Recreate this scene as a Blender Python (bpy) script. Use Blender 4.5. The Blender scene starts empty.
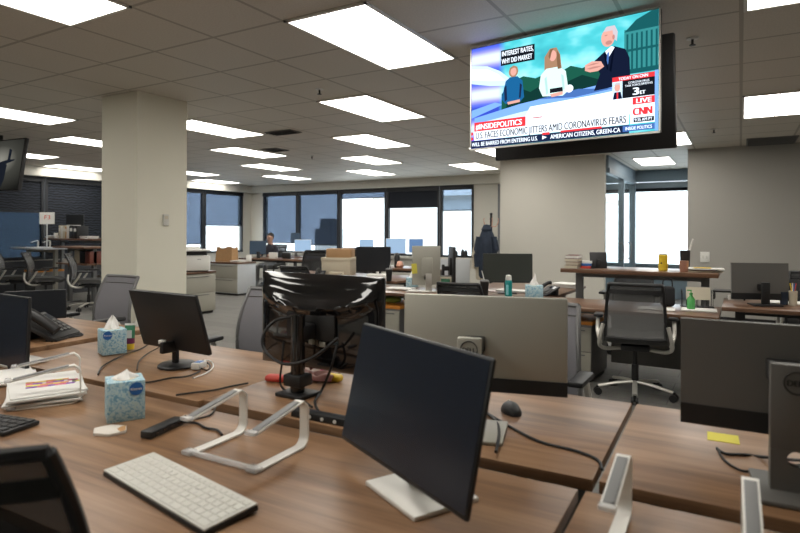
import bpy, bmesh, math, random
from mathutils import Vector, Matrix, Euler
random.seed(7)
C = bpy.context.scene.collection
SC = bpy.context.scene
R = math.radians
PI = math.pi

# ------------------------------------------------------------------ survey of the room (metres)
FPX, HORIZON, YAW, EYE, ROLL = 577.0, 231.35, 0.5331, 1.36, 0.0042
CEIL = 2.655
DESK = 0.74

def ray(x, y):
    dx, dy = x - 400.0, y - HORIZON
    c, s = math.cos(-ROLL), math.sin(-ROLL)
    x, y = c * dx - s * dy, s * dx + c * dy
    f = Vector((-math.sin(YAW), math.cos(YAW), 0)); r = Vector((math.cos(YAW), math.sin(YAW), 0))
    return f + r * (x / FPX) + Vector((0, 0, -y / FPX))
def at(x, y, z=DESK):                 # the point of a horizontal surface
    d = ray(x, y); return d * ((z - EYE) / d.z) + Vector((0, 0, EYE))
def aty(x, y, Y):                     # the point of a wall across the room
    d = ray(x, y); return d * (Y / d.y) + Vector((0, 0, EYE))
def atd(x, y, t):
    return ray(x, y) * t + Vector((0, 0, EYE))

# ------------------------------------------------------------------ materials
def _new(name):
    m = bpy.data.materials.new(name); m.use_nodes = True
    nt = m.node_tree; b = nt.nodes['Principled BSDF']
    return m, nt, b
def mat(name, col, rough=.5, metal=0., spec=.5, coat=0., noise=0., nscale=30., emit=None, estr=0., trans=0.):
    m, nt, b = _new(name)
    b.inputs['Base Color'].default_value = (*col, 1); b.inputs['Roughness'].default_value = rough
    b.inputs['Metallic'].default_value = metal; b.inputs['Specular IOR Level'].default_value = spec
    b.inputs['Coat Weight'].default_value = coat; b.inputs['Transmission Weight'].default_value = trans
    if emit: b.inputs['Emission Color'].default_value = (*emit, 1); b.inputs['Emission Strength'].default_value = estr
    if noise:
        tc = nt.nodes.new('ShaderNodeTexCoord'); n = nt.nodes.new('ShaderNodeTexNoise'); n.inputs['Scale'].default_value = nscale
        n.inputs['Detail'].default_value = 4
        mx = nt.nodes.new('ShaderNodeMix'); mx.data_type = 'RGBA'
        mx.inputs[6].default_value = (*[c * (1 - noise) for c in col], 1); mx.inputs[7].default_value = (*[min(1, c * (1 + noise)) for c in col], 1)
        nt.links.new(tc.outputs['Object'], n.inputs['Vector']); nt.links.new(n.outputs['Fac'], mx.inputs[0]); nt.links.new(mx.outputs[2], b.inputs['Base Color'])
    return m
def ramp(nt, stops):
    r = nt.nodes.new('ShaderNodeValToRGB'); e = r.color_ramp.elements
    while len(e) < len(stops): e.new(.5)
    for k, (p, c) in enumerate(stops): e[k].position = p; e[k].color = (*c, 1)
    return r
def wood(name, dark, mid, light, rough=.36):
    m, nt, b = _new(name)
    tc = nt.nodes.new('ShaderNodeTexCoord'); oi = nt.nodes.new('ShaderNodeObjectInfo')
    mp = nt.nodes.new('ShaderNodeMapping'); mp.inputs['Scale'].default_value = (.7, 9, 9)
    ad = nt.nodes.new('ShaderNodeVectorMath'); ad.operation = 'ADD'
    ml = nt.nodes.new('ShaderNodeVectorMath'); ml.operation = 'SCALE'; ml.inputs[0].default_value = (7, 13, 3)
    nt.links.new(oi.outputs['Random'], ml.inputs['Scale']); nt.links.new(tc.outputs['Object'], ad.inputs[0]); nt.links.new(ml.outputs[0], ad.inputs[1])
    nt.links.new(ad.outputs[0], mp.inputs['Vector'])
    n1 = nt.nodes.new('ShaderNodeTexNoise'); n1.inputs['Scale'].default_value = 1.6; n1.inputs['Detail'].default_value = 5; n1.inputs['Distortion'].default_value = .6
    mp2 = nt.nodes.new('ShaderNodeMapping'); mp2.inputs['Scale'].default_value = (2, 70, 70)
    n2 = nt.nodes.new('ShaderNodeTexNoise'); n2.inputs['Scale'].default_value = 2.5; n2.inputs['Detail'].default_value = 3
    nt.links.new(mp.outputs[0], n1.inputs['Vector']); nt.links.new(ad.outputs[0], mp2.inputs['Vector']); nt.links.new(mp2.outputs[0], n2.inputs['Vector'])
    mx = nt.nodes.new('ShaderNodeMath'); mx.operation = 'MULTIPLY_ADD'; mx.inputs[1].default_value = .25
    nt.links.new(n2.outputs['Fac'], mx.inputs[0])
    sc = nt.nodes.new('ShaderNodeMath'); sc.operation = 'MULTIPLY'; sc.inputs[1].default_value = .75
    nt.links.new(n1.outputs['Fac'], sc.inputs[0]); nt.links.new(sc.outputs[0], mx.inputs[2])
    rp = ramp(nt, [(.34, dark), (.5, mid), (.66, light)])
    nt.links.new(mx.outputs[0], rp.inputs[0]); nt.links.new(rp.outputs[0], b.inputs['Base Color'])
    b.inputs['Roughness'].default_value = rough; b.inputs['Specular IOR Level'].default_value = .5
    return m
def see_through(name, col, amount, tint=(1, 1, 1), rough=.8, shadow=None):
    m, nt, b = _new(name); b.inputs['Base Color'].default_value = (*col, 1); b.inputs['Roughness'].default_value = rough
    t = nt.nodes.new('ShaderNodeBsdfTransparent'); t.inputs[0].default_value = (*tint, 1)
    mx = nt.nodes.new('ShaderNodeMixShader'); mx.inputs[0].default_value = amount
    out = nt.nodes['Material Output']
    nt.links.new(b.outputs[0], mx.inputs[1]); nt.links.new(t.outputs[0], mx.inputs[2]); nt.links.new(mx.outputs[0], out.inputs['Surface'])
    return m
def emis(name, col, s):
    m = bpy.data.materials.new(name); m.use_nodes = True; nt = m.node_tree
    for n in list(nt.nodes): nt.nodes.remove(n)
    e = nt.nodes.new('ShaderNodeEmission'); e.inputs[0].default_value = (*col, 1); e.inputs[1].default_value = s
    o = nt.nodes.new('ShaderNodeOutputMaterial'); nt.links.new(e.outputs[0], o.inputs[0]); return m

M = {}
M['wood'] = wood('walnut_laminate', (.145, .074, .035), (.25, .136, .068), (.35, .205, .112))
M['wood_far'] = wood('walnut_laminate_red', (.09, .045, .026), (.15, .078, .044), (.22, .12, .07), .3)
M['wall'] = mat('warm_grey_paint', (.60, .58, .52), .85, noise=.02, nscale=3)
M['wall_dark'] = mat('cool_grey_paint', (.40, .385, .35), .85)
M['column'] = mat('column_paint', (.80, .775, .66), .8, noise=.02, nscale=4)
M['black'] = mat('black_plastic', (.012, .012, .013), .45)
M['black_soft'] = mat('black_fabric', (.014, .014, .016), .9)
M['gloss'] = mat('glossy_black_plastic', (.006, .006, .007), .09, spec=.6, coat=.4)
M['screen_reflecting'] = mat('screen_painted_reflection', (.035, .040, .034), .35, spec=.6)  # room reflection put into the base colour as a lighter green-grey
M['screen_off'] = mat('dark_screen', (.008, .010, .014), .28, spec=.6)
M['screen_blue'] = mat('screen_blue_sheen', (.010, .016, .030), .24, spec=.7)
M['dell_back'] = mat('silver_grey_plastic', (.42, .41, .355), .42, metal=.25)
M['dell_dark'] = mat('dark_grey_plastic', (.135, .13, .12), .45, metal=.2)
M['alu'] = mat('brushed_aluminium', (.62, .60, .56), .38, metal=.85)
M['alu_matte'] = mat('matte_aluminium', (.80, .78, .73), .5, metal=.15)
M['pad'] = mat('grey_rubber_pad', (.25, .25, .25), .8)
M['clear'] = see_through('clear_acrylic', (.75, .75, .75), .55, rough=.1)
M['white'] = mat('white_plastic', (.75, .74, .70), .45)
M['key'] = mat('white_key', (.62, .61, .56), .5)
M['paper'] = mat('white_paper', (.74, .73, .70), .9)
M['cream'] = mat('cream_card', (.62, .56, .44), .85)
M['mesh'] = see_through('grey_mesh_fabric', (.20, .20, .20), .42, rough=.9)
M['mesh_black'] = see_through('black_mesh_fabric', (.035, .035, .037), .22, rough=.9)
M['mesh_light'] = see_through('pale_grey_mesh_fabric', (.22, .215, .235), .08, rough=.9)
M['seat'] = mat('grey_seat_fabric', (.06, .06, .058), .95, noise=.2, nscale=200)
M['silver'] = mat('silver_painted_metal', (.62, .60, .55), .35, metal=.5)
M['steel'] = mat('grey_steel', (.18, .18, .18), .45, metal=.5)
M['beige_steel'] = mat('beige_painted_steel', (.42, .405, .35), .5)
M['cab'] = mat('putty_painted_steel', (.36, .345, .29), .5)
M['cab_side'] = mat('pale_grey_side_panel', (.50, .52, .54), .55)
M['frame'] = mat('dark_window_frame', (.012, .014, .018), .5)
M['blue_frame'] = mat('blue_grey_frame', (.17, .22, .26), .5)
M['cardboard'] = mat('cardboard', (.40, .24, .12), .85, noise=.08, nscale=12)
M['carton'] = mat('pale_carton', (.55, .49, .38), .85)
M['bag'] = mat('brown_paper', (.42, .24, .11), .85, noise=.15, nscale=20)
M['orange'] = mat('orange_plastic', (.65, .24, .03), .55)
M['yellow'] = mat('yellow_plastic', (.75, .52, .03), .4)
M['sticky'] = mat('yellow_sticky_paper', (.70, .62, .10), .9)
M['red'] = mat('red_plastic', (.62, .07, .05), .5)
M['redbrown'] = mat('red_brown_leather', (.16, .045, .03), .5)
M['teal'] = mat('teal_plastic', (.0, .23, .22), .35)
M['cyan'] = mat('pale_cyan_plastic', (.25, .60, .65), .4)
M['green'] = mat('green_glass', (.10, .42, .12), .2)
M['green_label'] = mat('green_label', (.05, .22, .12), .4)
M['plum'] = mat('plum_print', (.17, .02, .08), .4)
M['blue'] = mat('blue_print', (.02, .13, .42), .45)
M['navy'] = mat('navy_cloth', (.022, .032, .052), .95, noise=.3, nscale=15)
M['copper'] = mat('copper_metal', (.55, .30, .22), .35, metal=.6)
M['skin'] = mat('skin', (.42, .24, .17), .6)
M['hair'] = mat('dark_hair', (.02, .013, .010), .7)
M['shirt'] = mat('dark_shirt', (.03, .03, .04), .9)
M['cable'] = mat('black_cable', (.01, .01, .011), .55)
M['white_cable'] = mat('white_cable', (.7, .7, .68), .5)
M['tissue'] = mat('tissue_paper', (.85, .83, .80), .95)
M['cork'] = mat('tan_cork', (.50, .28, .12), .9)
M['fluted'] = mat('blue_grey_panel', (.20, .26, .31), .7)
M['purple'] = mat('purple_paper', (.25, .08, .42), .8)
M['pink'] = mat('pink_paper', (.65, .12, .25), .8)
M['blue_screen'] = mat('blue_screen_sheen', (.05, .09, .15), .35)
M['sky_screen'] = emis('lit_screen_pale_blue', (.36, .52, .72), .75)
M['lit_blue'] = emis('lit_screen_blue', (.13, .23, .42), .8)
M['light_on'] = emis('troffer_diffuser', (1.0, .962, .885), 6.8)

def floor_mat():
    m, nt, b = _new('grey_carpet_planks')
    tc = nt.nodes.new('ShaderNodeTexCoord'); mp = nt.nodes.new('ShaderNodeMapping'); mp.inputs['Scale'].default_value = (1, 1, 1)
    br = nt.nodes.new('ShaderNodeTexBrick'); br.inputs['Scale'].default_value = 1.0
    br.inputs['Brick Width'].default_value = 1.0; br.inputs['Row Height'].default_value = .25; br.inputs['Mortar Size'].default_value = .004
    br.inputs['Color1'].default_value = (.25, .24, .22, 1); br.inputs['Color2'].default_value = (.20, .192, .178, 1); br.inputs['Mortar'].default_value = (.14, .135, .125, 1)
    n = nt.nodes.new('ShaderNodeTexNoise'); n.inputs['Scale'].default_value = 60; n.inputs['Detail'].default_value = 5
    mx = nt.nodes.new('ShaderNodeMix'); mx.data_type = 'RGBA'; mx.blend_type = 'MULTIPLY'; mx.inputs[0].default_value = .5
    nt.links.new(tc.outputs['Object'], mp.inputs[0]); nt.links.new(mp.outputs[0], br.inputs['Vector']); nt.links.new(tc.outputs['Object'], n.inputs['Vector'])
    nt.links.new(br.outputs['Color'], mx.inputs[6]); nt.links.new(n.outputs['Color'], mx.inputs[7]); nt.links.new(mx.outputs[2], b.inputs['Base Color'])
    b.inputs['Roughness'].default_value = .8
    return m
def ceiling_mat():
    m, nt, b = _new('lay_in_ceiling_tiles')
    tc = nt.nodes.new('ShaderNodeTexCoord'); sx = nt.nodes.new('ShaderNodeSeparateXYZ'); nt.links.new(tc.outputs['Object'], sx.inputs[0])
    lines = []
    for ax, off in ((0, 0.0), (1, .4185)):
        s = nt.nodes.new('ShaderNodeMath'); s.operation = 'MULTIPLY_ADD'; s.inputs[1].default_value = 1 / .6096; s.inputs[2].default_value = 100.5 - off
        f = nt.nodes.new('ShaderNodeMath'); f.operation = 'FRACT'
        d = nt.nodes.new('ShaderNodeMath'); d.operation = 'SUBTRACT'; d.inputs[1].default_value = .5
        a = nt.nodes.new('ShaderNodeMath'); a.operation = 'ABSOLUTE'
        l = nt.nodes.new('ShaderNodeMath'); l.operation = 'LESS_THAN'; l.inputs[1].default_value = .020
        nt.links.new(sx.outputs[ax], s.inputs[0]); nt.links.new(s.outputs[0], f.inputs[0]); nt.links.new(f.outputs[0], d.inputs[0]); nt.links.new(d.outputs[0], a.inputs[0]); nt.links.new(a.outputs[0], l.inputs[0])
        lines.append(l)
    mxm = nt.nodes.new('ShaderNodeMath'); mxm.operation = 'MAXIMUM'; nt.links.new(lines[0].outputs[0], mxm.inputs[0]); nt.links.new(lines[1].outputs[0], mxm.inputs[1])
    n = nt.nodes.new('ShaderNodeTexNoise'); n.inputs['Scale'].default_value = 90; nt.links.new(tc.outputs['Object'], n.inputs['Vector'])
    rp = ramp(nt, [(.3, (.60, .55, .48)), (.7, (.68, .63, .55))]); nt.links.new(n.outputs['Fac'], rp.inputs[0])
    mx = nt.nodes.new('ShaderNodeMix'); mx.data_type = 'RGBA'; mx.inputs[7].default_value = (.40, .36, .30, 1)
    nt.links.new(mxm.outputs[0], mx.inputs[0]); nt.links.new(rp.outputs[0], mx.inputs[6]); nt.links.new(mx.outputs[2], b.inputs['Base Color'])
    b.inputs['Roughness'].default_value = .6
    return m
def tissue_box_mat():
    m, nt, b = _new('blue_mottled_carton')
    tc = nt.nodes.new('ShaderNodeTexCoord'); n = nt.nodes.new('ShaderNodeTexNoise'); n.inputs['Scale'].default_value = 75; n.inputs['Detail'].default_value = 3; n.inputs['Distortion'].default_value = 1.2
    nt.links.new(tc.outputs['Object'], n.inputs['Vector'])
    rp = ramp(nt, [(.36, (.16, .36, .52)), (.46, (.32, .53, .64)), (.56, (.52, .68, .72)), (.68, (.46, .62, .62))]); nt.links.new(n.outputs['Fac'], rp.inputs[0]); nt.links.new(rp.outputs[0], b.inputs['Base Color'])
    b.inputs['Roughness'].default_value = .6
    return m
M['floor'] = floor_mat(); M['ceil'] = ceiling_mat(); M['kbox'] = tissue_box_mat()

# ------------------------------------------------------------------ mesh helpers
class MB:
    def __init__(s): s.bm = bmesh.new(); s.mats = []
    def mi(s, m):
        if m is None: return 0
        if m not in s.mats: s.mats.append(m)
        return s.mats.index(m)
    def _add(s, t, M4=None, m=None):
        if M4 is not None: t.transform(M4)
        me = bpy.data.meshes.new('t'); i = s.mi(m)
        for f in t.faces: f.material_index = i
        t.to_mesh(me); t.free(); s.bm.from_mesh(me); bpy.data.meshes.remove(me); return s
    def box(s, c, d, rot=(0, 0, 0), bev=0., seg=2, m=None):
        t = bmesh.new(); bmesh.ops.create_cube(t, size=1)
        bmesh.ops.scale(t, vec=d, verts=t.verts)
        if bev > 0: bmesh.ops.bevel(t, geom=list(t.edges), offset=min(bev, min(d) * .49), segments=seg, affect='EDGES', profile=.5)
        return s._add(t, Matrix.Translation(c) @ Euler(rot).to_matrix().to_4x4(), m)
    def bx(s, x0, x1, y0, y1, z0, z1, bev=0., m=None):
        return s.box(((x0 + x1) / 2, (y0 + y1) / 2, (z0 + z1) / 2), (abs(x1 - x0), abs(y1 - y0), abs(z1 - z0)), bev=bev, m=m)
    def cyl(s, p0, p1, r0, r1=None, n=16, m=None):
        r1 = r0 if r1 is None else r1; p0 = Vector(p0); p1 = Vector(p1); d = p1 - p0
        t = bmesh.new(); bmesh.ops.create_cone(t, cap_ends=True, segments=n, radius1=r0, radius2=r1, depth=d.length)
        q = Vector((0, 0, 1)).rotation_difference(d.normalized()).to_matrix().to_4x4()
        return s._add(t, Matrix.Translation((p0 + p1) / 2) @ q, m)
    def lathe(s, prof, c=(0, 0, 0), n=24, m=None, axis=None):
        t = bmesh.new(); rings = []
        for r, z in prof:
            rings.append([t.verts.new((r * math.cos(2 * PI * k / n), r * math.sin(2 * PI * k / n), z)) for k in range(n)])
        for a, b in zip(rings, rings[1:]):
            for k in range(n): t.faces.new((a[k], a[(k + 1) % n], b[(k + 1) % n], b[k]))
        t.faces.new(rings[0][::-1]); t.faces.new(rings[-1])
        X = Matrix.Translation(c)
        if axis is not None: X = X @ Vector((0, 0, 1)).rotation_difference(Vector(axis).normalized()).to_matrix().to_4x4()
        return s._add(t, X, m)
    def tube(s, pts, r, n=8, smooth=4, flat=1.0, m=None):
        P = [Vector(p) for p in pts]
        if smooth and len(P) > 2:
            Q = []
            for i in range(len(P) - 1):
                a, b, c, d = P[max(i - 1, 0)], P[i], P[i + 1], P[min(i + 2, len(P) - 1)]
                for k in range(smooth):
                    u = k / smooth
                    Q.append(.5 * ((2 * b) + (c - a) * u + (2 * a - 5 * b + 4 * c - d) * u * u + (3 * b - a - 3 * c + d) * u ** 3))
            Q.append(P[-1]); P = Q
        t = bmesh.new(); rings = []; up = Vector((0, 0, 1))
        for i, p in enumerate(P):
            d = (P[min(i + 1, len(P) - 1)] - P[max(i - 1, 0)]).normalized()
            a = up - d * up.dot(d)
            if a.length < 1e-3: a = Vector((1, 0, 0)) - d * d.x
            a.normalize(); b = d.cross(a)
            rings.append([t.verts.new(p + (a * math.cos(2 * PI * k / n) * flat + b * math.sin(2 * PI * k / n)) * r) for k in range(n)])
        for a, b in zip(rings, rings[1:]):
            for k in range(n): t.faces.new((a[k], a[(k + 1) % n], b[(k + 1) % n], b[k]))
        t.faces.new(rings[0][::-1]); t.faces.new(rings[-1])
        return s._add(t, None, m)
    def prism(s, pts, depth, M4, bev=0., m=None):      # outline in local xy, thickness along z
        t = bmesh.new(); f = t.faces.new([t.verts.new((x, y, 0)) for x, y in pts])
        e = bmesh.ops.extrude_face_region(t, geom=[f]); bmesh.ops.translate(t, vec=(0, 0, depth), verts=[v for v in e['geom'] if isinstance(v, bmesh.types.BMVert)])
        bmesh.ops.recalc_face_normals(t, faces=t.faces)
        if bev: bmesh.ops.bevel(t, geom=list(t.edges), offset=bev, segments=2, affect='EDGES', profile=.5)
        return s._add(t, M4, m)
    def strip(s, path, w, th, axis=(1, 0, 0), m=None):   # bent flat bar: path points, width along axis
        P = [Vector(p) for p in path]; ax = Vector(axis).normalized(); t = bmesh.new(); rings = []
        for i, p in enumerate(P):
            d = (P[min(i + 1, len(P) - 1)] - P[max(i - 1, 0)]).normalized(); nrm = d.cross(ax).normalized()
            rings.append([t.verts.new(p + ax * (sx * w / 2) + nrm * (sn * th / 2)) for sx, sn in ((-1, -1), (1, -1), (1, 1), (-1, 1))])
        for a, b in zip(rings, rings[1:]):
            for k in range(4): t.faces.new((a[k], a[(k + 1) % 4], b[(k + 1) % 4], b[k]))
        t.faces.new(rings[0][::-1]); t.faces.new(rings[-1]); bmesh.ops.recalc_face_normals(t, faces=t.faces)
        return s._add(t, None, m)
    def grid(s, fn, nu, nv, th=0, m=None, closed=False):
        t = bmesh.new(); V = [[t.verts.new(fn(i / nu, j / nv)) for j in range(nv + 1)] for i in range(nu + 1)]
        for i in range(nu):
            for j in range(nv): t.faces.new((V[i][j], V[i + 1][j], V[i + 1][j + 1], V[i][j + 1]))
        bmesh.ops.recalc_face_normals(t, faces=t.faces)
        if th:
            bmesh.ops.solidify(t, geom=list(t.faces), thickness=th)
        return s._add(t, None, m)
    def build(s, name, m=None, parent=None, smooth=True, label=None):
        me = bpy.data.meshes.new(name); bmesh.ops.recalc_face_normals(s.bm, faces=s.bm.faces); s.bm.to_mesh(me); s.bm.free()
        for mm in (s.mats if s.mats else [m]): me.materials.append(mm)
        if smooth and len(me.polygons):
            me.polygons.foreach_set('use_smooth', [True] * len(me.polygons)); me.set_sharp_from_angle(angle=R(38))
        o = bpy.data.objects.new(name, me); C.objects.link(o)
        if parent is not None: o.parent = parent
        if label: o['label'] = label
        return o
def thing(name, label, cat, loc=(0, 0, 0), rz=0., group=None):
    o = bpy.data.objects.new(name, None); C.objects.link(o); o.location = loc; o.rotation_euler = (0, 0, rz); o.empty_display_size = .05
    o['label'] = label; o['category'] = cat
    if group: o['group'] = group
    return o
def tag(o, label, cat, group=None, loc=None, rz=None):
    o['label'] = label; o['category'] = cat
    if group: o['group'] = group
    if loc is not None: o.location = loc
    if rz is not None: o.rotation_euler = (0, 0, rz)
    return o
def struct(name, mb, m, smooth=False):
    o = mb.build(name, m, None, smooth); o['kind'] = 'structure'; return o
def dup(root, loc, rz, label, group=None):
    r = root.copy(); C.objects.link(r); r.location = loc; r.rotation_euler = (0, 0, rz); r['label'] = label
    if group: r['group'] = group
    for ch in list(root.children):
        c = ch.copy(); C.objects.link(c); c.parent = r
        for g in list(ch.children):
            d = g.copy(); C.objects.link(d); d.parent = c
    return r
def text(name, s, size, loc, rot, m, parent, width=None, ext=.0003, align='LEFT', bold=0.):
    cu = bpy.data.curves.new(name, 'FONT'); cu.body = s; cu.size = size; cu.extrude = ext; cu.align_x = align
    cu.materials.append(m); tmp = bpy.data.objects.new('tmp', cu); C.objects.link(tmp)
    bpy.context.view_layer.update(); dg = bpy.context.evaluated_depsgraph_get()
    me = bpy.data.meshes.new_from_object(tmp.evaluated_get(dg)); bpy.data.objects.remove(tmp)
    if bold and me.vertices:
        bm = bmesh.new(); bm.from_mesh(me)
        for k, dx in enumerate((-bold, bold)):
            m2 = me.copy(); m2.transform(Matrix.Translation((dx, 0, .00004 * (k + 1)))); bm.from_mesh(m2); bpy.data.meshes.remove(m2)
        bm.to_mesh(me); bm.free()
    if width and me.vertices:
        xs = [v.co.x for v in me.vertices]; k = width / (max(xs) - min(xs))
        for v in me.vertices: v.co.x *= k
    if not me.materials: me.materials.append(m)
    o = bpy.data.objects.new(name, me); C.objects.link(o); o.location = loc; o.rotation_euler = rot; o.parent = parent
    return o

# ------------------------------------------------------------------ the setting
XL, XR, YB, YF, YC, YO = -12.4, 3.2, -3.2, 12.4, 10.0, 13.0
struct('floor', MB().bx(XL - .2, XR + .2, YB - .2, YO + .2, -.1, 0), M['floor'])
struct('ceiling', MB().bx(XL - .2, XR + .2, YB - .2, YO + .2, CEIL, CEIL + .1), M['ceil'])
struct('wall_rear', MB().bx(XL, XR, YB - .2, YB, 0, CEIL), M['wall'])
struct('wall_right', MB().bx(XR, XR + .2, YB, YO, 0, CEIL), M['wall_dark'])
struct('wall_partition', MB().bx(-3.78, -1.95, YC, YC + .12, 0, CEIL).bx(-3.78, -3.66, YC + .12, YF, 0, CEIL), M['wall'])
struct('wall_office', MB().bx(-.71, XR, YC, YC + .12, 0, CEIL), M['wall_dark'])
struct('trim_1', MB().bx(-4.72, -4.6, YF - .06, YF, 0, CEIL - .22), mat('slate_trim', (.16, .17, .18), .6))
struct('baseboard_back', MB().bx(-3.78, -1.95, YC - .012, YC, 0, .09).bx(-.71, XR, YC - .012, YC, 0, .09), M['black'])
# structural column in the middle of the floor
struct('column', MB().bx(-5.36, -4.81, 3.36, 3.92, 0, CEIL, bev=.006), M['column'])
# far window wall with its sill wall, header and end piers
SILL, HEAD = .75, 2.37
struct('wall_back', MB().bx(XL, -11.93, YF, YF + .2, 0, CEIL).bx(-5.33, -3.7, YF, YF + .2, 0, CEIL).bx(-11.93, -5.33, YF, YF + .2, 0, SILL).bx(-11.93, -5.33, YF, YF + .2, HEAD + .1, CEIL), M['wall'])
struct('wall_left', MB().bx(XL - .2, XL, YB, 2.0, 0, CEIL).bx(XL - .2, XL, 12.06, YF, 0, CEIL).bx(XL - .2, XL, 2.0, 12.06, 0, SILL).bx(XL - .2, XL, 2.0, 12.06, HEAD + .1, CEIL), M['wall'])
struct('wall_office_back', MB().bx(-3.7, XR, YO, YO + .2, 0, .66).bx(-3.7, XR, YO, YO + .2, 2.42, CEIL).bx(-.3, XR, YO, YO + .2, .66, 2.42), M['fluted'])
struct('trim_2', MB().bx(XL, -3.78, YF - .18, YF, CEIL - .2, CEIL).bx(XL, XL + .18, YB, YF - .18, CEIL - .2, CEIL), M['wall'])

glass = see_through('window_glass', (.55, .6, .62), .92, (.93, .97, .98), .03)
def blind_mat(name, col, tint, amount):
    return see_through(name, col, amount, tint, .9)
B_blue = blind_mat('blue_sheer_shade', (.13, .15, .18), (.27, .305, .36), .9)
B_deep = blind_mat('deep_blue_sheer_shade', (.05, .07, .095), (.115, .14, .17), .9)
B_dark = blind_mat('dark_woven_shade', (.012, .014, .020), (.01, .012, .02), .3)
B_pale = blind_mat('pale_blue_sheer_shade', (.30, .35, .40), (.50, .55, .61), .8)
def louvre_mat():
    m, nt, b = _new('striped_dark_shade')
    tc = nt.nodes.new('ShaderNodeTexCoord'); w = nt.nodes.new('ShaderNodeTexWave'); w.inputs['Scale'].default_value = 9; w.inputs['Distortion'].default_value = 5; w.inputs['Detail'].default_value = 1
    mp = nt.nodes.new('ShaderNodeMapping'); mp.inputs['Rotation'].default_value = (0, .7, 0)
    nt.links.new(tc.outputs['Object'], mp.inputs[0]); nt.links.new(mp.outputs[0], w.inputs['Vector'])
    rp = ramp(nt, [(.25, (.004, .005, .008)), (.85, (.022, .028, .042))]); nt.links.new(w.outputs['Fac'], rp.inputs[0]); nt.links.new(rp.outputs[0], b.inputs['Base Color'])
    b.inputs['Roughness'].default_value = .9; return m
B_moire = louvre_mat()
nwin = [0]
def window(a0, a1, side, shade=None, fm='frame', z0=SILL, z1=HEAD, wall=None):
    """one window: frame, glass pane, rolled shade and shade box; side 'b' looks along y, 'l' along x"""
    nwin[0] += 1; nm = 'window_%d' % nwin[0]
    Y = wall if wall is not None else (YF if side == 'b' else XL)
    def add(mb, p0, p1, q0, q1, d0, d1, m=None):
        if side == 'b': mb.bx(p0, p1, Y + d0, Y + d1, q0, q1, m=m)
        else: mb.bx(Y - d1, Y - d0, p0, p1, q0, q1, m=m)
        return mb
    f = MB(); t = .055
    add(f, a0, a0 + t, z0, z1, -.01, .07); add(f, a1 - t, a1, z0, z1, -.01, .07)
    add(f, a0, a1, z0, z0 + .05, -.02, .07); add(f, a0, a1, z1 - .02, z1 + .1, -.03, .07)
    fo = f.build(nm, M[fm], None, False); fo['kind'] = 'structure'
    add(MB(), a0 + t, a1 - t, z0 + .05, z1 - .02, .04, .046).build('glass_pane', glass, fo, False)
    if shade:
        for (q0, q1, m) in shade:
            add(MB(), a0 + t * .9, a1 - t * .9, q0, q1, .012, .018).build('roller_shade', m, fo, False)
            add(MB(), a0 + t * .9, a1 - t * .9, q0 - .012, q0 + .012, .005, .025).build('hem_bar', M['frame'], fo, False)
    return fo
ws = [(-11.93, -10.64, [(1.02, 2.365, B_blue)]), (-10.62, -9.21, [(.98, 2.365, B_blue)]), (-9.19, -7.72, [(2.22, 2.365, B_blue)]), (-7.70, -6.22, [(1.95, 2.365, B_moire)]), (-6.20, -5.33, [(1.86, 2.365, B_pale)])]
for a0, a1, sh in ws: window(a0, a1, 'b', sh)
for a0, a1, sh in [(10.67, 12.06, [(1.50, 2.365, B_blue)]), (9.2, 10.65, [(1.0, 2.365, B_blue)]), (7.9, 9.18, [(.8, 2.365, B_moire)]), (6.55, 7.88, [(.8, 2.365, B_moire)]), (4.9, 6.53, [(1.72, 2.365, B_moire), (.8, 1.71, B_deep)]), (3.4, 4.88, [(1.72, 2.365, B_moire), (.8, 1.71, B_deep)]), (2.0, 3.38, [(.8, 2.365, B_moire)])]:
    window(a0, a1, 'l', sh)
# office beyond the opening: wide window, and the glazed side with its doors
window(-3.6, -1.98, 'b', [(2.2, 2.3, B_dark)], 'blue_frame', z0=.66, z1=2.3, wall=YO)
window(-1.96, -.3, 'b', [(2.22, 2.3, B_dark)], 'blue_frame', z0=.66, z1=2.3, wall=YO)
g = MB(); XG = -1.95
for y in (11.57, 12.93): g.bx(XG - .05, XG + .05, y - .04, y + .04, 0, 2.45)
g.bx(XG - .05, XG + .05, 10.16, 12.94, 2.36, 2.45).bx(XG - .05, XG + .05, 10.16, 12.94, 0, .1)
door = struct('door_1', g, M['blue_frame'])
MB().bx(XG - .005, XG + .005, 10.2, 12.9, .1, 2.36).build('glass_panel', glass, door, False)
for y in (11.3, 12.2):
    MB().tube([(XG + .01, y, .85), (XG + .08, y, .87), (XG + .08, y, 1.13), (XG + .01, y, 1.15)], .014).build('pull_handle', M['steel'], door)
MB().bx(XG - .04, XG + .04, 10.12, 12.98, 2.45, CEIL).build('header_panel', M['fluted'], door, False)
struct('wall_left_shade', MB().bx(XL, XL + .02, 2.0, 9.3, 0, SILL - .02), mat('painted_wall_shade', (.035, .037, .042), .6))  # added dark sheet, paints the dimness of the wall below the dark blinds
# distant buildings outside
far = mat('pale_facade', (.60, .62, .62), .9)
bd = thing('office_building', 'pale office building seen outside through the bright window panes', 'building', (-15, 40, -8))
MB().bx(-7, 7, -6, 6, 0, 11.4).build('facade', far, bd, False); MB().bx(-7.2, 7.2, -6.2, 6.2, 11.4, 11.7).build('roof_edge', M['wall_dark'], bd, False)
for k in range(5): MB().bx(-6 + k * 2.6, -4.6 + k * 2.6, -6.05, -5.9, 8.6, 10.2).build('window_band', M['cab_side'], bd, False)
bd2 = thing('office_tower', 'dark stepped tower seen dimly through the blue window shade', 'building', (-35.6, 46.3, -8))
MB().bx(-1.0, 1.0, -1, 1, 0, 9.6).bx(-.5, .7, -.8, .8, 9.6, 10.6).build('facade', mat('dark_facade', (.10, .11, .12), .9), bd2, False)

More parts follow.
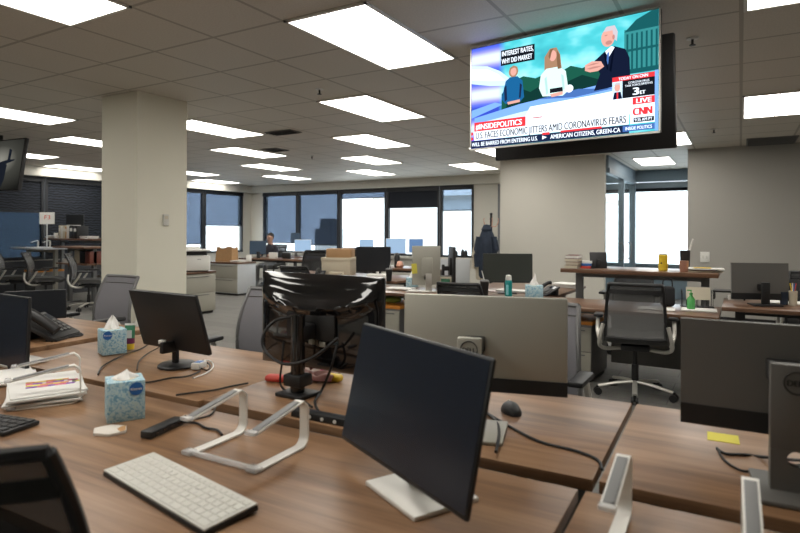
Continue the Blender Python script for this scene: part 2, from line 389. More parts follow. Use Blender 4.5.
# ------------------------------------------------------------------ ceiling fixtures
T = .6096
def troffer(cx, cy, label, lit=True):
    o = thing('ceiling_light', label, 'ceiling light', (cx, cy, CEIL), 0, 'recessed ceiling lights')
    f = MB(); w, l, t = .305, .61, .02
    f.bx(-w, -w + t, -l, l, -.012, 0).bx(w - t, w, -l, l, -.012, 0).bx(-w, w, -l, -l + t, -.012, 0).bx(-w, w, l - t, l, -.012, 0)
    f.build('frame', M['white'], o, False)
    MB().bx(-w + t, w - t, -l + t, l - t, -.007, -.001).build('diffuser', M['light_on'], o, False)
    MB().bx(-.004, .004, -l + t, l - t, -.0095, -.007).build('divider', M['white'], o, False)
    return o
U0, V0 = 5.4185, 3.482
lights = {(0, 0): 'large lit ceiling panel, biggest one, up and to the side of the hung television',
 (3, 2): 'lit ceiling panel directly behind the biggest panel', (6, 4): 'lit ceiling panel third in the line behind the biggest panel', (9, 6): 'lit ceiling panel fourth in the line behind the biggest panel',
 (12, 8): 'small lit ceiling panel last in the line behind the biggest panel', (12, 4): 'small lit ceiling panel between the television and the far windows, above the coat rack side',
 (3, 6): 'lit ceiling panel emerging from behind the beige column', (6, 8): 'lit ceiling panel next behind the one that emerges from the column', (9, 10): 'lit ceiling panel third in the row that starts at the column',
 (12, 12): 'small lit ceiling panel last in the row from the column, by the corner pier', (9, 14): 'thin lit ceiling panel just beside the column, nearer of two before the side windows', (0, 8): 'lit ceiling panel at the picture edge in front of the hung silhouette screen',
 (3, 10): 'lit ceiling panel cut by the column on its shaded side, nearest there', (3, 14): 'thin lit ceiling panel just past the hung silhouette screen', (6, 16): 'thin lit ceiling panel nearest the dark blinds, cut by the column',
 (-3, 2): 'lit ceiling panel at the upper corner above the beige column', (6, -4): 'partly lit ceiling panel above the grey office wall, at the picture edge', (9, 2): 'lit ceiling panel glimpsed directly beneath the television bottom edge',
 (12, 16): 'thin lit ceiling panel against the side window header beside the column', (3, -2): 'lit ceiling panel showing its corner at the top beside the television', (9, -2): 'lit ceiling panel showing beside the second television over the office opening',
 (6, 0): 'lit ceiling panel hidden behind the television'}
troffer(at(655, 161, CEIL).x, at(655, 161, CEIL).y, 'lit ceiling panel inside the glazed office beyond the opening')
for (i, j), lab in lights.items():
    troffer(-(V0 + j) * T, (U0 + i) * T, lab)
for (i, j) in ((-6, 0), (-3, -2), (0, -4), (-3, 6), (-6, 4), (3, -6), (-9, 2)):
    troffer(-(V0 + j) * T, (U0 + i) * T, 'lit ceiling panel above the near end of the room, outside the picture')
def diff(x, y, lab, s=.3, sy=.15, n=4, sm='black'):
    p = at(x, y, CEIL); o = thing('air_vent', lab, 'vent', (p.x, p.y, CEIL))
    MB().bx(-s, s, -sy, sy, -.012, -.001, bev=.004).build('frame', M['steel'], o)
    for k in range(n): MB().box((0, -sy + sy * 2 * (k + .5) / n, -.015), (s * 1.85, .02, .008), (R(25), 0, 0)).build('slat', M[sm], o, False)
diff(771, 141, 'dark slotted air vent in the ceiling above the grey office wall', .30, .40, 10, 'steel')
diff(283, 132, 'pale slotted air vent beside the lit panel that emerges from the column', .22, .12)
diff(275, 149.5, 'small dark square air vent between two lit panels past the column', .16, .16)
def sprinkler(x, y, lab):
    p = at(x, y, CEIL); o = thing('sprinkler_head', lab, 'sprinkler', (p.x, p.y, CEIL), 0, 'ceiling sprinkler heads')
    MB().lathe([(.04, 0), (.038, -.008), (.012, -.01)]).build('escutcheon', M['white'], o)
    MB().cyl((0, 0, -.01), (0, 0, -.045), .008).cyl((0, 0, -.045), (0, 0, -.05), .02).build('deflector', M['black'], o)
sprinkler(319.5, 89, 'sprinkler head in the tiles beside the second lit panel')
sprinkler(312, 155.5, 'tiny sprinkler head between the two rows of lit panels')
sprinkler(692.5, 38, 'sprinkler head in the ceiling just beside the top of the television')
sprinkler(714, 129, 'sprinkler head in the ceiling over the grey office wall, near the opening')

# ------------------------------------------------------------------ desks
ROT = R(1.5); PIV = Vector((-.32, 1.42, 0))
def rowp(x, y, z=0):
    v = Vector((x, y, z)) - PIV; v.rotate(Euler((0, 0, ROT))); return v + PIV
def desk(label, x0, x1, y0, y1, z, m='wood', rz=0., row=False, th=.032, leg='steel', tray=None, group=None, legs=True):
    c = Vector(((x0 + x1) / 2, (y0 + y1) / 2, 0))
    if row: c = rowp(c.x, c.y); rz = ROT
    o = thing('office_desk', label, 'desk', c, rz, group); w, d = (x1 - x0) / 2, (y1 - y0) / 2
    MB().bx(-w, w, -d, d, z - th, z, bev=.003).build('desktop', M[m], o)
    if legs:
        for s in (-1, 1):
            MB().bx(s * (w - .12) - .035, s * (w - .12) + .035, -.03, .03, .03, z - th).build('leg', M[leg], o, False)
            MB().bx(s * (w - .12) - .035, s * (w - .12) + .035, -d + .06, d - .06, 0, .03, bev=.008).build('foot', M[leg], o)
        MB().bx(-w + .12, w - .12, -.02, .02, z - th - .06, z - th).build('crossbar', M[leg], o, False)
    if tray:
        MB().bx(-w + .02, w - .02, tray * d - .02, tray * d + .02, z - .16, z - th).build('cable_tray', M['black'], o, False)
    return o
desk('long walnut desk in front carrying the white keyboard and silver laptop stand', -3.13, -.335, .69, 1.42, DESK, row=True)
desk('walnut desk at the near edge carrying the laptop stand closest to the camera', -.318, 1.08, .69, 1.42, DESK, row=True)
desk('walnut desk under the glossy black monitor and the computer mouse', -1.69, -.315, 1.49, 2.235, DESK, row=True)
desk('walnut desk under the dark curved monitor with the yellow sticky note', -.30, 1.09, 1.49, 2.235, DESK, row=True)
desk('walnut desk under the thin black monitor with the round foot', -3.09, -1.70, 1.475, 2.235, DESK - .003, row=True)
desk('walnut desk carrying the black desk phone behind the blue dark screen', -4.62, -3.20, 1.55, 2.42, DESK, row=True)

# ------------------------------------------------------------------ monitors
def monitor(label, loc, rz, w, h, zc, tilt=0., th=.022, off=.09, back='black', face='screen_off', base=(.22, .18), base_kind='plate', col=(.06, .02), colh=None, bezel='black', chin=0., logo=None, curve=0., col_mat='alu', bulge=0., group=None, name='computer_monitor', flush=False, colx=0., coly=.01, basex=None, hole=None):
    """root at the foot on the desk; the face looks along local -y; the column stands behind it at y=off"""
    o = thing(name, label, 'monitor', loc, rz, group)
    Rt = Matrix.Rotation(-tilt, 4, 'X'); Tm = Matrix.Translation((0, 0, zc)) @ Rt
    def cv(v):
        if curve: v.co.y -= curve * (v.co.x / (w / 2)) ** 2 - curve
    sh = MB()
    t = bmesh.new(); bmesh.ops.create_cube(t, size=1); bmesh.ops.scale(t, vec=(w, th, h), verts=t.verts)
    if curve:
        bmesh.ops.bisect_plane
        for k in range(1, 12):
            x = -w / 2 + w * k / 12; bmesh.ops.bisect_plane(t, geom=list(t.verts) + list(t.edges) + list(t.faces), plane_co=(x, 0, 0), plane_no=(1, 0, 0))
        for v in t.verts: cv(v)
    else: bmesh.ops.bevel(t, geom=list(t.edges), offset=.006, segments=2, affect='EDGES', profile=.5)
    sh._add(t, Tm, None)
    if bulge:
        def fn(u, v):
            x = (u - .5) * w * .97; z = (v - .5) * h * .95
            k = (1 - abs(2 * u - 1) ** 2.2) ; q = (1 - abs(2 * v - 1) ** 2.4)
            y = th / 2 - .004 + bulge * (k ** .6) * (q ** .55) * (1 - .25 * math.sin((v + .15 * math.cos(u * 6)) * PI * 1.5))
            return Tm @ Vector((x, y, z))
        sh.grid(fn, 36, 24)
    elif not flush:
        sh.box(Tm @ Vector((0, th / 2 + .008, -.02)), (w * .42, .024, h * .5), (-tilt, 0, 0), bev=.011)
    sh.build('housing', M[back], o)
    if chin:
        c = MB(); t = bmesh.new(); bmesh.ops.create_cube(t, size=1); bmesh.ops.scale(t, vec=(w * 1.001, th * 1.3, chin), verts=t.verts); bmesh.ops.translate(t, vec=(0, 0, -h / 2 + chin / 2 - .002), verts=t.verts)
        for k in range(1, 12):
            x = -w / 2 + w * k / 12; bmesh.ops.bisect_plane(t, geom=list(t.verts) + list(t.edges) + list(t.faces), plane_co=(x, 0, 0), plane_no=(1, 0, 0))
        for v in t.verts:
            cv(v)
        c._add(t, Tm, None); c.build('lower_strip', M['black'], o, label='black strip along the bottom of the housing')
    s = MB(); t = bmesh.new(); bmesh.ops.create_cube(t, size=1); bmesh.ops.scale(t, vec=(w - .012, .002, h - .018), verts=t.verts); bmesh.ops.translate(t, vec=(0, -th / 2 - .0006, .003), verts=t.verts)
    if curve:
        for k in range(1, 12):
            x = -w / 2 + w * k / 12; bmesh.ops.bisect_plane(t, geom=list(t.verts) + list(t.edges) + list(t.faces), plane_co=(x, 0, 0), plane_no=(1, 0, 0))
        for v in t.verts: cv(v)
    s._add(t, Tm, None); s.build('screen', M[face], o)
    top = zc if colh is None else colh
    if base_kind == 'plate':
        MB().box((colx if basex is None else basex, off + .0, .006), (base[0], base[1], .012), bev=.004).build('stand_base', M[col_mat], o)
    elif base_kind == 'round':
        MB().lathe([(base[0] / 2, 0), (base[0] / 2, .008), (base[0] * .44, .016), (base[0] * .1, .02)], (0, off, 0), 32).build('stand_base', M[col_mat], o)
    z0 = .008
    cm = MB()
    if hole:
        hw = .019; y0, y1 = off + coly - col[1] / 2, off + coly + col[1] / 2
        cm.bx(colx - col[0] / 2, colx + col[0] / 2, y0, y1, z0, hole - hw).bx(colx - col[0] / 2, colx + col[0] / 2, y0, y1, hole + hw, top, bev=.002)
        for sx in (-1, 1):
            out = [(sx * col[0] / 2, -hw), (sx * col[0] / 2, hw)] + [(sx * hw * math.sin(PI * k / 12), hw * math.cos(PI * k / 12)) for k in range(13)]
            cm.prism(out, y1 - y0, Matrix.Translation((colx, y1, hole)) @ Matrix.Rotation(PI / 2, 4, 'X'))
    else: cm.box((colx, off + coly, (z0 + top) / 2), (col[0], col[1], top - z0), bev=min(col) * .3)
    cm.build('stand_column', M[col_mat], o)
    ya, yb = th / 2 - .003 - math.tan(tilt) * (zc - top + .045), max(off + coly, th / 2 + .03)
    MB().box((colx, (ya + yb) / 2, top - .045), (col[0] * .8, max(yb - ya, .01), .05), bev=.004).build('tilt_arm', M['black'], o)
    if logo:
        lz, ly = logo
        ring = MB(); ring.tube([(colx + .026 * math.cos(2 * PI * k / 32), ly, lz + .026 * math.sin(2 * PI * k / 32)) for k in range(33)], .0016, n=6, smooth=0); ring.build('logo_ring', M['black'], o)
        text('logo_text', 'DELL', .019, (.0205 + colx, ly + .0006, lz - .0065), (PI / 2, 0, PI), M['black'], o, width=.041, bold=.0007)
    return o
# near monitor turned away
fg = monitor('dark screen standing at an angle on a silver foot, largest in front', (-.650, 1.238, DESK), R(-27), .545, .322, .206, R(12.4), th=.012, off=.020, coly=.012, basex=.028, face='screen_blue', base=(.215, .18), col=(.06, .03), colh=.24, bezel='black', col_mat='alu_matte')
fg.location = Vector((-.684, 1.197, DESK))
# silver backed monitor behind it
monitor('silver-backed monitor seen from behind, its round logo over the near dark screen', (-.735, 1.790, DESK), R(195), .54, .310, .252, R(-2), th=.018, off=.14, back='dell_back', base=(.22, .20), col=(.075, .022), colh=.295, chin=.045, col_mat='dell_back', logo=(.258, .1625), flush=True, colx=.022)
monitor('dark grey curved monitor with black bottom strip seen from behind, partly past the picture edge', (.120, 1.83, DESK), R(185), .53, .288, .236, R(0), th=.02, off=.17, back='dell_dark', base=(.17, .20), hole=.088, col=(.105, .03), colh=.31, chin=.055, col_mat='dell_dark', curve=.012, logo=(.268, .1965), flush=True, colx=.022)
# glossy black monitor on a post
gm = thing('glossy_monitor', 'big glossy black monitor seen from behind on a thick black post', 'monitor', (-1.434, 1.825, DESK), R(179))
W, H = .61, .375
def gl(u, v):
    x = (u - .5) * W; z = (v - .5) * H
    k = max(0, 1 - abs(2 * u - 1) ** 3) ; q = max(0, 1 - abs(2 * v - 1) ** 3)
    lip = .03 * math.exp(-((v - (.83 - .16 * (1 - (2 * u - 1) ** 2))) / .07) ** 2)
    y = .012 + .045 * (k ** .5) * (q ** .5) + lip * k
    return Vector((x, y, .262 + z - y * .08))
MB().grid(gl, 48, 32).box((0, .004, .262), (W, .026, H), bev=.01).build('housing', M['gloss'], gm)
MB().box((0, -.0095, .264), (W - .03, .002, H - .035)).build('screen', M['screen_off'], gm, False)
MB().bx(-.12, .12, .055, .068, .20, .30, bev=.004).build('mount_plate', M['black'], gm)
MB().cyl((.0, .135, .005), (.0, .135, .30), .027, n=24).cyl((.0, .135, .30), (.0, .135, .305), .03, n=24).build('post', M['gloss'], gm)
MB().box((0, .10, .235), (.06, .075, .06), bev=.01).build('clamp', M['black'], gm); MB().box((0, .135, .06), (.085, .075, .045), bev=.008).build('clamp', M['black'], gm)
MB().box((0, .135, .007), (.13, .11, .014), bev=.004).build('foot_plate', M['black'], gm)
for (x, z) in ((-.07, .175), (-.02, .18)): MB().bx(x, x + .03, .05, .062, z, z + .02, bev=.002).build('cable_port', M['dell_back'], gm)
gm.location = Vector((-1.434, 1.815, DESK))
# thin monitor on round foot
tm = monitor('thin black monitor tilted back on a small round foot', (-2.215, 1.71, DESK), R(178), .475, .278, .212, R(16.5), th=.02, off=-.045, back='black', base=(.17, .17), base_kind='round', col=(.03, .022), colh=.14, col_mat='black', flush=True)
MB().box((0, .024, .29), (.32, .006, .012), (R(-16.5), 0, 0)).build('vent_slot', M['gloss'], tm, False)
MB().box((.02, .02, .118), (.035, .02, .018), bev=.003).build('plug', M['white'], tm, label='white cable plug in the back')
# blue screen at the picture edge
p = atd(29, 336, 2.5); ang = R(-2)
c = p - Vector((math.cos(ang), math.sin(ang), 0)) * .268
monitor('dark blue screen cut by the picture edge behind the paper pile', (c.x, c.y, DESK), ang, .54, .335, p.z - DESK, R(2), th=.016, off=.07, face='screen_blue', base=(.22, .18), col=(.05, .03))

# ------------------------------------------------------------------ task chairs
def chair(label, mesh='mesh', frame='black', arms=True, bh=.95, seat_z=.46, group='mesh back task chairs'):
    """faces local +y"""
    o = thing('task_chair', label, 'chair', (0, 0, 0), 0, group)
    MB().cyl((0, 0, .09), (0, 0, .26), .028).cyl((0, 0, .26), (0, 0, seat_z - .05), .018).build('gas_column', M['black'], o)
    MB().box((0, 0, seat_z - .05), (.22, .26, .05), bev=.015).build('tilt_mechanism', M['black'], o)
    for k in range(5):
        a = R(90 + 72 * k + 36); d = Vector((math.cos(a), math.sin(a), 0))
        leg = MB(); leg.tube([d * .02 + Vector((0, 0, .115)), d * .16 + Vector((0, 0, .10)), d * .30 + Vector((0, 0, .075))], .020, flat=.7, n=8)
        lo = leg.build('base_leg', M['silver'], o)
        q = Vector((-d.y, d.x, 0)); pth = d * .305
        MB().cyl(pth + q * .008 + Vector((0, 0, .03)), pth + q * .028 + Vector((0, 0, .03)), .03, n=16).cyl(pth - q * .028 + Vector((0, 0, .03)), pth - q * .008 + Vector((0, 0, .03)), .03, n=16).cyl(pth + Vector((0, 0, .03)), pth + Vector((0, 0, .075)), .012).build('caster', M['black'], o)
    def st(u, v):
        x = (u - .5) * .48; y = -.21 + v * .46
        z = seat_z - .035 * max(0, v - .8) / .2 + .012 * (2 * u - 1) ** 2
        return Vector((x * (1 - .1 * v ** 3), y, z))
    MB().grid(st, 12, 12, th=-.055).build('seat', M['seat'], o)
    z0, z1 = seat_z + .05, bh
    def bk(u, v):
        z = z0 + (z1 - z0) * v; wd = .225 - .03 * v + .008 * math.sin(v * PI)
        x = (2 * u - 1) * wd
        y = -.235 - .10 * v ** 1.5 + .045 * math.sin(v * PI * .9) - .03 * (1 - (2 * u - 1) ** 2)
        return Vector((x, y, z))
    MB().grid(lambda u, v: bk(u, v) , 14, 16, th=.004).build('backrest', M[mesh], o)
    fr = MB()
    for u in (0, 1): fr.tube([bk(u, k / 8) + Vector((0, -.004, 0)) for k in range(9)], .013, n=8, smooth=2)
    fr.tube([bk(k / 6, 1) + Vector((0, -.004, 0)) for k in range(7)], .014, n=8, smooth=2)
    fr.tube([bk(k / 6, 0) for k in range(7)], .012, n=8, smooth=2)
    fr.strip([bk(k / 8, .86) + Vector((0, -.010, 0)) for k in range(9)], .035, .008, axis=(0, .1, 1))
    fr.build('back_frame', M[frame], o)
    for s in (-1, 1):
        u = 0 if s < 0 else 1
        MB().tube([(s * .10, -.06, seat_z - .06), (s * .22, -.14, seat_z - .06), (s * .268, -.22, seat_z - .02), (s * .262, -.262, seat_z + .06), (s * .24, -.262, seat_z + .16)], .016, n=8).build('back_support', M['silver'], o)
        if arms:
            MB().tube([(s * .262, -.19, seat_z - .01), (s * .29, -.12, seat_z + .08), (s * .29, -.06, seat_z + .19)], .016, n=8).build('arm_post', M['silver'], o)
            MB().box((s * .285, .0, seat_z + .205), (.075, .25, .03), bev=.013).build('armrest', M['black'], o)
    return o
ch = chair('grey mesh task chair with silver star base pushed up to the far walnut desk')
ch.location = (-.755, 5.156, 0); ch.rotation_euler = (0, 0, R(8))
def chair_at(x, y, rz, label): return dup(ch, (x, y, 0), rz, label)
pale = chair('pale grey mesh chair half hidden behind the glossy black monitor', mesh='mesh_light', bh=.97, frame='steel')
pale.location = (-2.62, 2.56, 0); pale.rotation_euler = (0, 0, R(188))
dup(pale, (-4.46, 2.67, 0), R(183), 'pale grey mesh chair in front of the beige column, behind a tissue box')
low = dup(pale, (-.93, 2.78, 0), R(180), 'pale grey chair showing one edge beside the silver-backed monitor'); low.location.z = 0
blk = chair('black mesh chair in the near corner, cut by the picture edge', mesh='mesh_black', bh=1.0)
blk.location = (-1.31, .67, 0); blk.rotation_euler = (0, 0, R(35))
lowb = chair('black framed chair at the far walnut desk beside the black drink cup', mesh='mesh_black', bh=.89)
lowb.location = (-2.22, 5.06, 0); lowb.rotation_euler = (0, 0, R(6))
dup(lowb, (-1.08, 6.98, 0), R(180), 'black chair behind the raised standing desk')
dup(blk, (.585, 6.1, 0), R(180), 'black chair at the picture edge beside the far monitor')
for x, y, rz, lab in ((-9.6, 5.8, -42, 'grey mesh chair closest to the beige column among those by the dark blinds'), (-10.62, 5.63, -42, 'grey mesh chair in the middle of the row before the blue window strip'), (-11.35, 5.48, -42, 'grey mesh chair nearest the picture edge before the blue window strip')):
    chair_at(x, y, R(rz), lab)
for x, y, rz, lab in ((-7.0, 8.5, 60, 'dark mesh chair by the person under the blue shades'), (-5.1, 6.12, 10, 'low backed dark framed chair in front of the cardboard boxes'), (-6.9, 9.6, 200, 'grey chair between the light blue screen and the cardboard boxes'), (-6.5, 9.6, 30, 'dark chair below the pale blue screen, near the file boxes')):
    dup(lowb if 'low backed' in lab else blk, (x, y, 0), R(rz), lab)

# ------------------------------------------------------------------ hung televisions
TVP = Vector((-1.0, 3.633, 2.277))
tv = thing('television', 'large lit television hung from the ceiling showing a news panel', 'television', TVP, R(-7.2))
Wt, Ht = 1.23, .705
scr = MB().box((0, -.0205, 0), (Wt - .016, .003, Ht - .02)).build('screen', None, tv, False)
MB().box((0, 0, 0), (Wt, .04, Ht), bev=.006).box((0, .035, -.02), (Wt * .75, .05, Ht * .7), bev=.015).build('housing', M['black'], tv)
MB().bx(-Wt / 2, Wt / 2, -.024, -.0185, -Ht / 2 - .003, -Ht / 2 + .008).bx(Wt / 2 - .006, Wt / 2 + .002, -.024, -.0185, -Ht / 2, Ht / 2).bx(-Wt / 2 - .002, -Wt / 2 + .006, -.024, -.0185, -Ht / 2, Ht / 2).bx(-Wt / 2, Wt / 2, -.024, -.0185, Ht / 2 - .006, Ht / 2 + .002).build('bezel', M['alu'], tv, False)
def tv_backdrop():
    m = bpy.data.materials.new('broadcast_backdrop'); m.use_nodes = True; nt = m.node_tree
    for n in list(nt.nodes): nt.nodes.remove(n)
    e = nt.nodes.new('ShaderNodeEmission'); o = nt.nodes.new('ShaderNodeOutputMaterial'); nt.links.new(e.outputs[0], o.inputs[0]); e.inputs[1].default_value = 1.25
    tc = nt.nodes.new('ShaderNodeTexCoord'); sx = nt.nodes.new('ShaderNodeSeparateXYZ'); nt.links.new(tc.outputs['Generated'], sx.inputs[0])
    n = nt.nodes.new('ShaderNodeTexNoise'); n.inputs['Scale'].default_value = 4; n.inputs['Detail'].default_value = 3; nt.links.new(tc.outputs['Generated'], n.inputs['Vector'])
    r = ramp(nt, [(.25, (.02, .24, .30)), (.5, (.06, .44, .49)), (.75, (.36, .76, .80))]); nt.links.new(n.outputs['Fac'], r.inputs[0])
    w = nt.nodes.new('ShaderNodeTexWave'); w.bands_direction = 'Z'; w.inputs['Scale'].default_value = .9; w.inputs['Distortion'].default_value = 2.5; w.inputs['Detail'].default_value = 1.5; nt.links.new(tc.outputs['Generated'], w.inputs['Vector'])
    r2 = ramp(nt, [(.1, (.03, .06, .42)), (.4, (.10, .14, .72)), (.65, (.26, .26, .80)), (.95, (.55, .62, .95))]); nt.links.new(w.outputs['Fac'], r2.inputs[0])
    lt = nt.nodes.new('ShaderNodeMapRange'); lt.inputs[1].default_value = .17; lt.inputs[2].default_value = .215; nt.links.new(sx.outputs[0], lt.inputs[0])
    mx = nt.nodes.new('ShaderNodeMix'); mx.data_type = 'RGBA'; nt.links.new(lt.outputs[0], mx.inputs[0]); nt.links.new(r2.outputs[0], mx.inputs[6]); nt.links.new(r.outputs[0], mx.inputs[7])
    nt.links.new(mx.outputs[2], e.inputs[0]); return m
scr.data.materials.clear(); scr.data.materials.append(tv_backdrop())
def sp(u, v): return Vector(((u - .5) * (Wt - .016), 0, (.5 - v) * (Ht - .02)))
EM = {k: emis('screen_' + k, c, s) for k, c, s in (('white', (.82, .9, 1), 1.25), ('pale', (.55, .75, .95), 1.1), ('red', (.75, .04, .05), 1), ('black', (.008, .01, .015), 1), ('navy', (.01, .02, .06), 1), ('blue', (.05, .12, .75), 1.1), ('violet', (.28, .30, .95), 1.1),
  ('green', (.01, .09, .06), 1), ('dkgreen', (.005, .035, .03), 1), ('suit', (.006, .010, .03), 1), ('skin', (.70, .36, .30), 1), ('hairw', (.55, .5, .55), 1), ('blonde', (.35, .2, .12), 1), ('dress', (.01, .11, .28), 1), ('cream', (.6, .85, .8), 1.1), ('slate', (.008, .09, .10), 1), ('lslate', (.035, .24, .25), 1), ('lblue', (.18, .36, .85), 1.1), ('mark', (.55, .10, .10), .9), ('hairb', (.20, .11, .06), 1), ('lgrey', (.42, .66, .64), 1), ('lapel', (.002, .004, .014), 1), ('skind', (.48, .22, .19), 1), ('barblue', (.06, .15, .42), 1))}
layer = [0]
def flat(mb, pts, key):
    layer[0] += 1; y = -.0222 - .00006 * layer[0]
    t = bmesh.new(); f = t.faces.new([t.verts.new(sp(u, v) + Vector((0, y, 0))) for u, v in pts]); mb._add(t, None, EM[key])
def rect(mb, u0, v0, u1, v1, key): flat(mb, [(u0, v0), (u1, v0), (u1, v1), (u0, v1)], key)
def oval(mb, u, v, ru, rv, key, n=20): flat(mb, [(u + ru * math.cos(2 * PI * k / n), v + rv * math.sin(2 * PI * k / n)) for k in range(n)], key)
b = MB()
flat(b, [(0, .17), (.10, .20), (.18, .27), (.24, .36), (.21, .42), (.12, .40), (0, .35)], 'pale'); flat(b, [(0, .20), (.10, .23), (.17, .30), (.21, .37), (.12, .35), (0, .31)], 'white'); flat(b, [(.0, .62), (.15, .57), (.2, .60), (.0, .70)], 'lblue')
flat(b, [(.19, .50), (.24, .40), (.32, .36), (.39, .40), (.45, .37), (.50, .40), (.58, .34), (.64, .38), (.70, .35), (.78, .40), (.86, .42), (.86, .66), (.19, .66)], 'green'); flat(b, [(.22, .58), (.30, .47), (.36, .52), (.44, .46), (.56, .48), (.64, .44), (.72, .50), (.86, .50), (.86, .66), (.22, .66)], 'dkgreen')
rect(b, .845, .12, 1, .50, 'lslate'); flat(b, [(.845, .14), (.9, .05), (.97, .0), (1, 0), (1, .14)], 'slate')
for k in range(7): rect(b, .855 + k * .022, .16, .864 + k * .022, .46, 'slate')
rect(b, .84, .46, 1, .50, 'slate'); rect(b, .84, .29, 1, .31, 'slate')
flat(b, [(0, .78), (.22, .68), (.5, .64), (.84, .60), (.84, .84), (0, .84)], 'pale'); flat(b, [(.02, .70), (.3, .62), (.8, .54), (.8, .62), (.3, .70), (.02, .76)], 'lblue'); flat(b, [(.36, .66), (.9, .62), (1, .72), (1, .84), (.30, .84)], 'white')
flat(b, [(.4, .60), (.62, .56), (.8, .60), (.6, .63)], 'barblue')
b.build('broadcast_scene', None, scr, False)
b = MB()   # seated woman in blue
oval(b, .262, .30, .028, .055, 'blonde'); oval(b, .262, .30, .018, .04, 'skin'); flat(b, [(.215, .38), (.24, .35), (.285, .35), (.315, .40), (.325, .56), (.30, .60), (.215, .60), (.19, .55)], 'dress'); flat(b, [(.225, .585), (.30, .575), (.30, .60), (.23, .61)], 'skin')
flat(b, [(.236, .31), (.24, .26), (.262, .24), (.285, .26), (.288, .31), (.28, .27), (.262, .262), (.245, .275)], 'blonde'); flat(b, [(.205, .44), (.22, .42), (.225, .56), (.21, .58)], 'navy'); flat(b, [(.30, .42), (.312, .44), (.305, .56), (.295, .56)], 'navy')
b.build('panel_guest_blue', None, scr, False)
b = MB()   # seated woman in white
flat(b, [(.44, .22), (.47, .15), (.505, .15), (.525, .22), (.535, .36), (.49, .38), (.44, .36)], 'blonde'); oval(b, .485, .22, .02, .05, 'skin'); flat(b, [(.42, .38), (.45, .33), (.52, .33), (.555, .38), (.57, .56), (.54, .60), (.43, .58), (.41, .50)], 'cream'); rect(b, .47, .52, .54, .56, 'black'); flat(b, [(.47, .57), (.54, .56), (.54, .59), (.48, .60)], 'skin')
oval(b, .575, .545, .02, .035, 'white')
flat(b, [(.462, .22), (.47, .16), (.49, .152), (.478, .19), (.47, .25)], 'hairb'); flat(b, [(.508, .18), (.522, .22), (.53, .35), (.512, .35), (.507, .26)], 'hairb'); flat(b, [(.44, .42), (.452, .40), (.462, .56), (.45, .57)], 'lgrey'); flat(b, [(.53, .40), (.545, .42), (.55, .54), (.54, .55)], 'lgrey')
b.build('panel_guest_white', None, scr, False)
b = MB()   # presenter in dark suit, hands joined
flat(b, [(.70, .34), (.76, .26), (.80, .24), (.85, .28), (.87, .36), (.875, .58), (.70, .60), (.73, .46)], 'suit'); oval(b, .768, .155, .033, .08, 'skin'); flat(b, [(.745, .10), (.76, .06), (.80, .06), (.815, .12), (.81, .2), (.795, .17), (.79, .10)], 'hairw'); flat(b, [(.755, .27), (.785, .235), (.80, .25), (.77, .33)], 'white'); flat(b, [(.765, .285), (.775, .28), (.77, .38), (.76, .40)], 'barblue')
flat(b, [(.655, .36), (.69, .335), (.735, .35), (.75, .40), (.72, .43), (.68, .43), (.655, .41)], 'skin')
flat(b, [(.79, .28), (.80, .26), (.785, .46), (.775, .44)], 'lapel'); flat(b, [(.755, .28), (.748, .30), (.765, .44), (.77, .42)], 'lapel'); oval(b, .772, .20, .016, .018, 'skind'); flat(b, [(.66, .395), (.70, .385), (.74, .39), (.72, .40), (.68, .405)], 'skind'); flat(b, [(.66, .37), (.70, .355), (.73, .36), (.70, .37)], 'skind'); oval(b, .795, .16, .006, .022, 'skind'); flat(b, [(.752, .13), (.765, .128), (.765, .137), (.752, .14)], 'skind')
b.build('presenter', None, scr, False)
b = MB()   # caption bars
rect(b, .186, .075, .385, .225, 'black'); rect(b, .02, .745, .335, .835, 'red'); rect(b, .02, .835, .868, .925, 'white'); rect(b, 0, .928, .87, 1, 'navy'); rect(b, .845, .905, .998, .955, 'barblue') if False else None
rect(b, .84, .935, .985, .985, 'barblue'); rect(b, .79, .51, .985, .55, 'red'); rect(b, .835, .55, .985, .70, 'black'); rect(b, .79, .55, .838, .70, 'pale'); rect(b, .885, .705, .985, .765, 'red'); rect(b, .875, .765, .985, .925, 'white'); rect(b, .89, .875, .982, .915, 'black'); rect(b, .985, .50, 1, 1, 'lblue')
oval(b, .814, .60, .014, .035, 'skin'); flat(b, [(.793, .70), (.80, .64), (.83, .64), (.837, .70)], 'suit'); flat(b, [(.811, .70), (.811, .64), (.818, .64), (.818, .70)], 'red'); flat(b, [(.798, .58), (.806, .56), (.825, .56), (.83, .585), (.82, .575)], 'hairw')
rect(b, .375, .765, .43, .775, 'mark'); rect(b, .0, .84, .014, .87, 'red'); rect(b, .0, .89, .014, .92, 'red'); rect(b, .43, .918, .47, .94, 'red'); rect(b, .53, .916, .74, .934, 'red')
b.build('caption_bars', None, scr, False)
TY = -.0222 - .00006 * (layer[0] + 4)
def cap(name, s, u, v, hgt, width, key, bold=0.): text(name, s, hgt * (Ht - .02) * 1.38, sp(u, v) + Vector((0, TY, 0)), (PI / 2, 0, 0), EM[key], scr, width=width * (Wt - .016), ext=.0001, bold=bold)
cap('caption_text', 'INTEREST RATES,', .192, .135, .048, .185, 'white', .001); cap('caption_text', 'WHY DID MARKET', .192, .207, .048, .180, 'white', .001)
cap('hashtag_text', '#INSIDEPOLITICS', .03, .818, .055, .285, 'white', .0015); cap('headline_text', 'U.S. FACES ECONOMIC JITTERS AMID CORONAVIRUS FEARS', .03, .910, .066, .825, 'black', .0016)
cap('ticker_text', "WILL BE BARRED FROM ENTERING U.S.", .005, .983, .040, .40, 'white', .0008); cap('ticker_text', "AMERICAN CITIZENS, GREEN-CA", .475, .983, .040, .355, 'white', .0008)
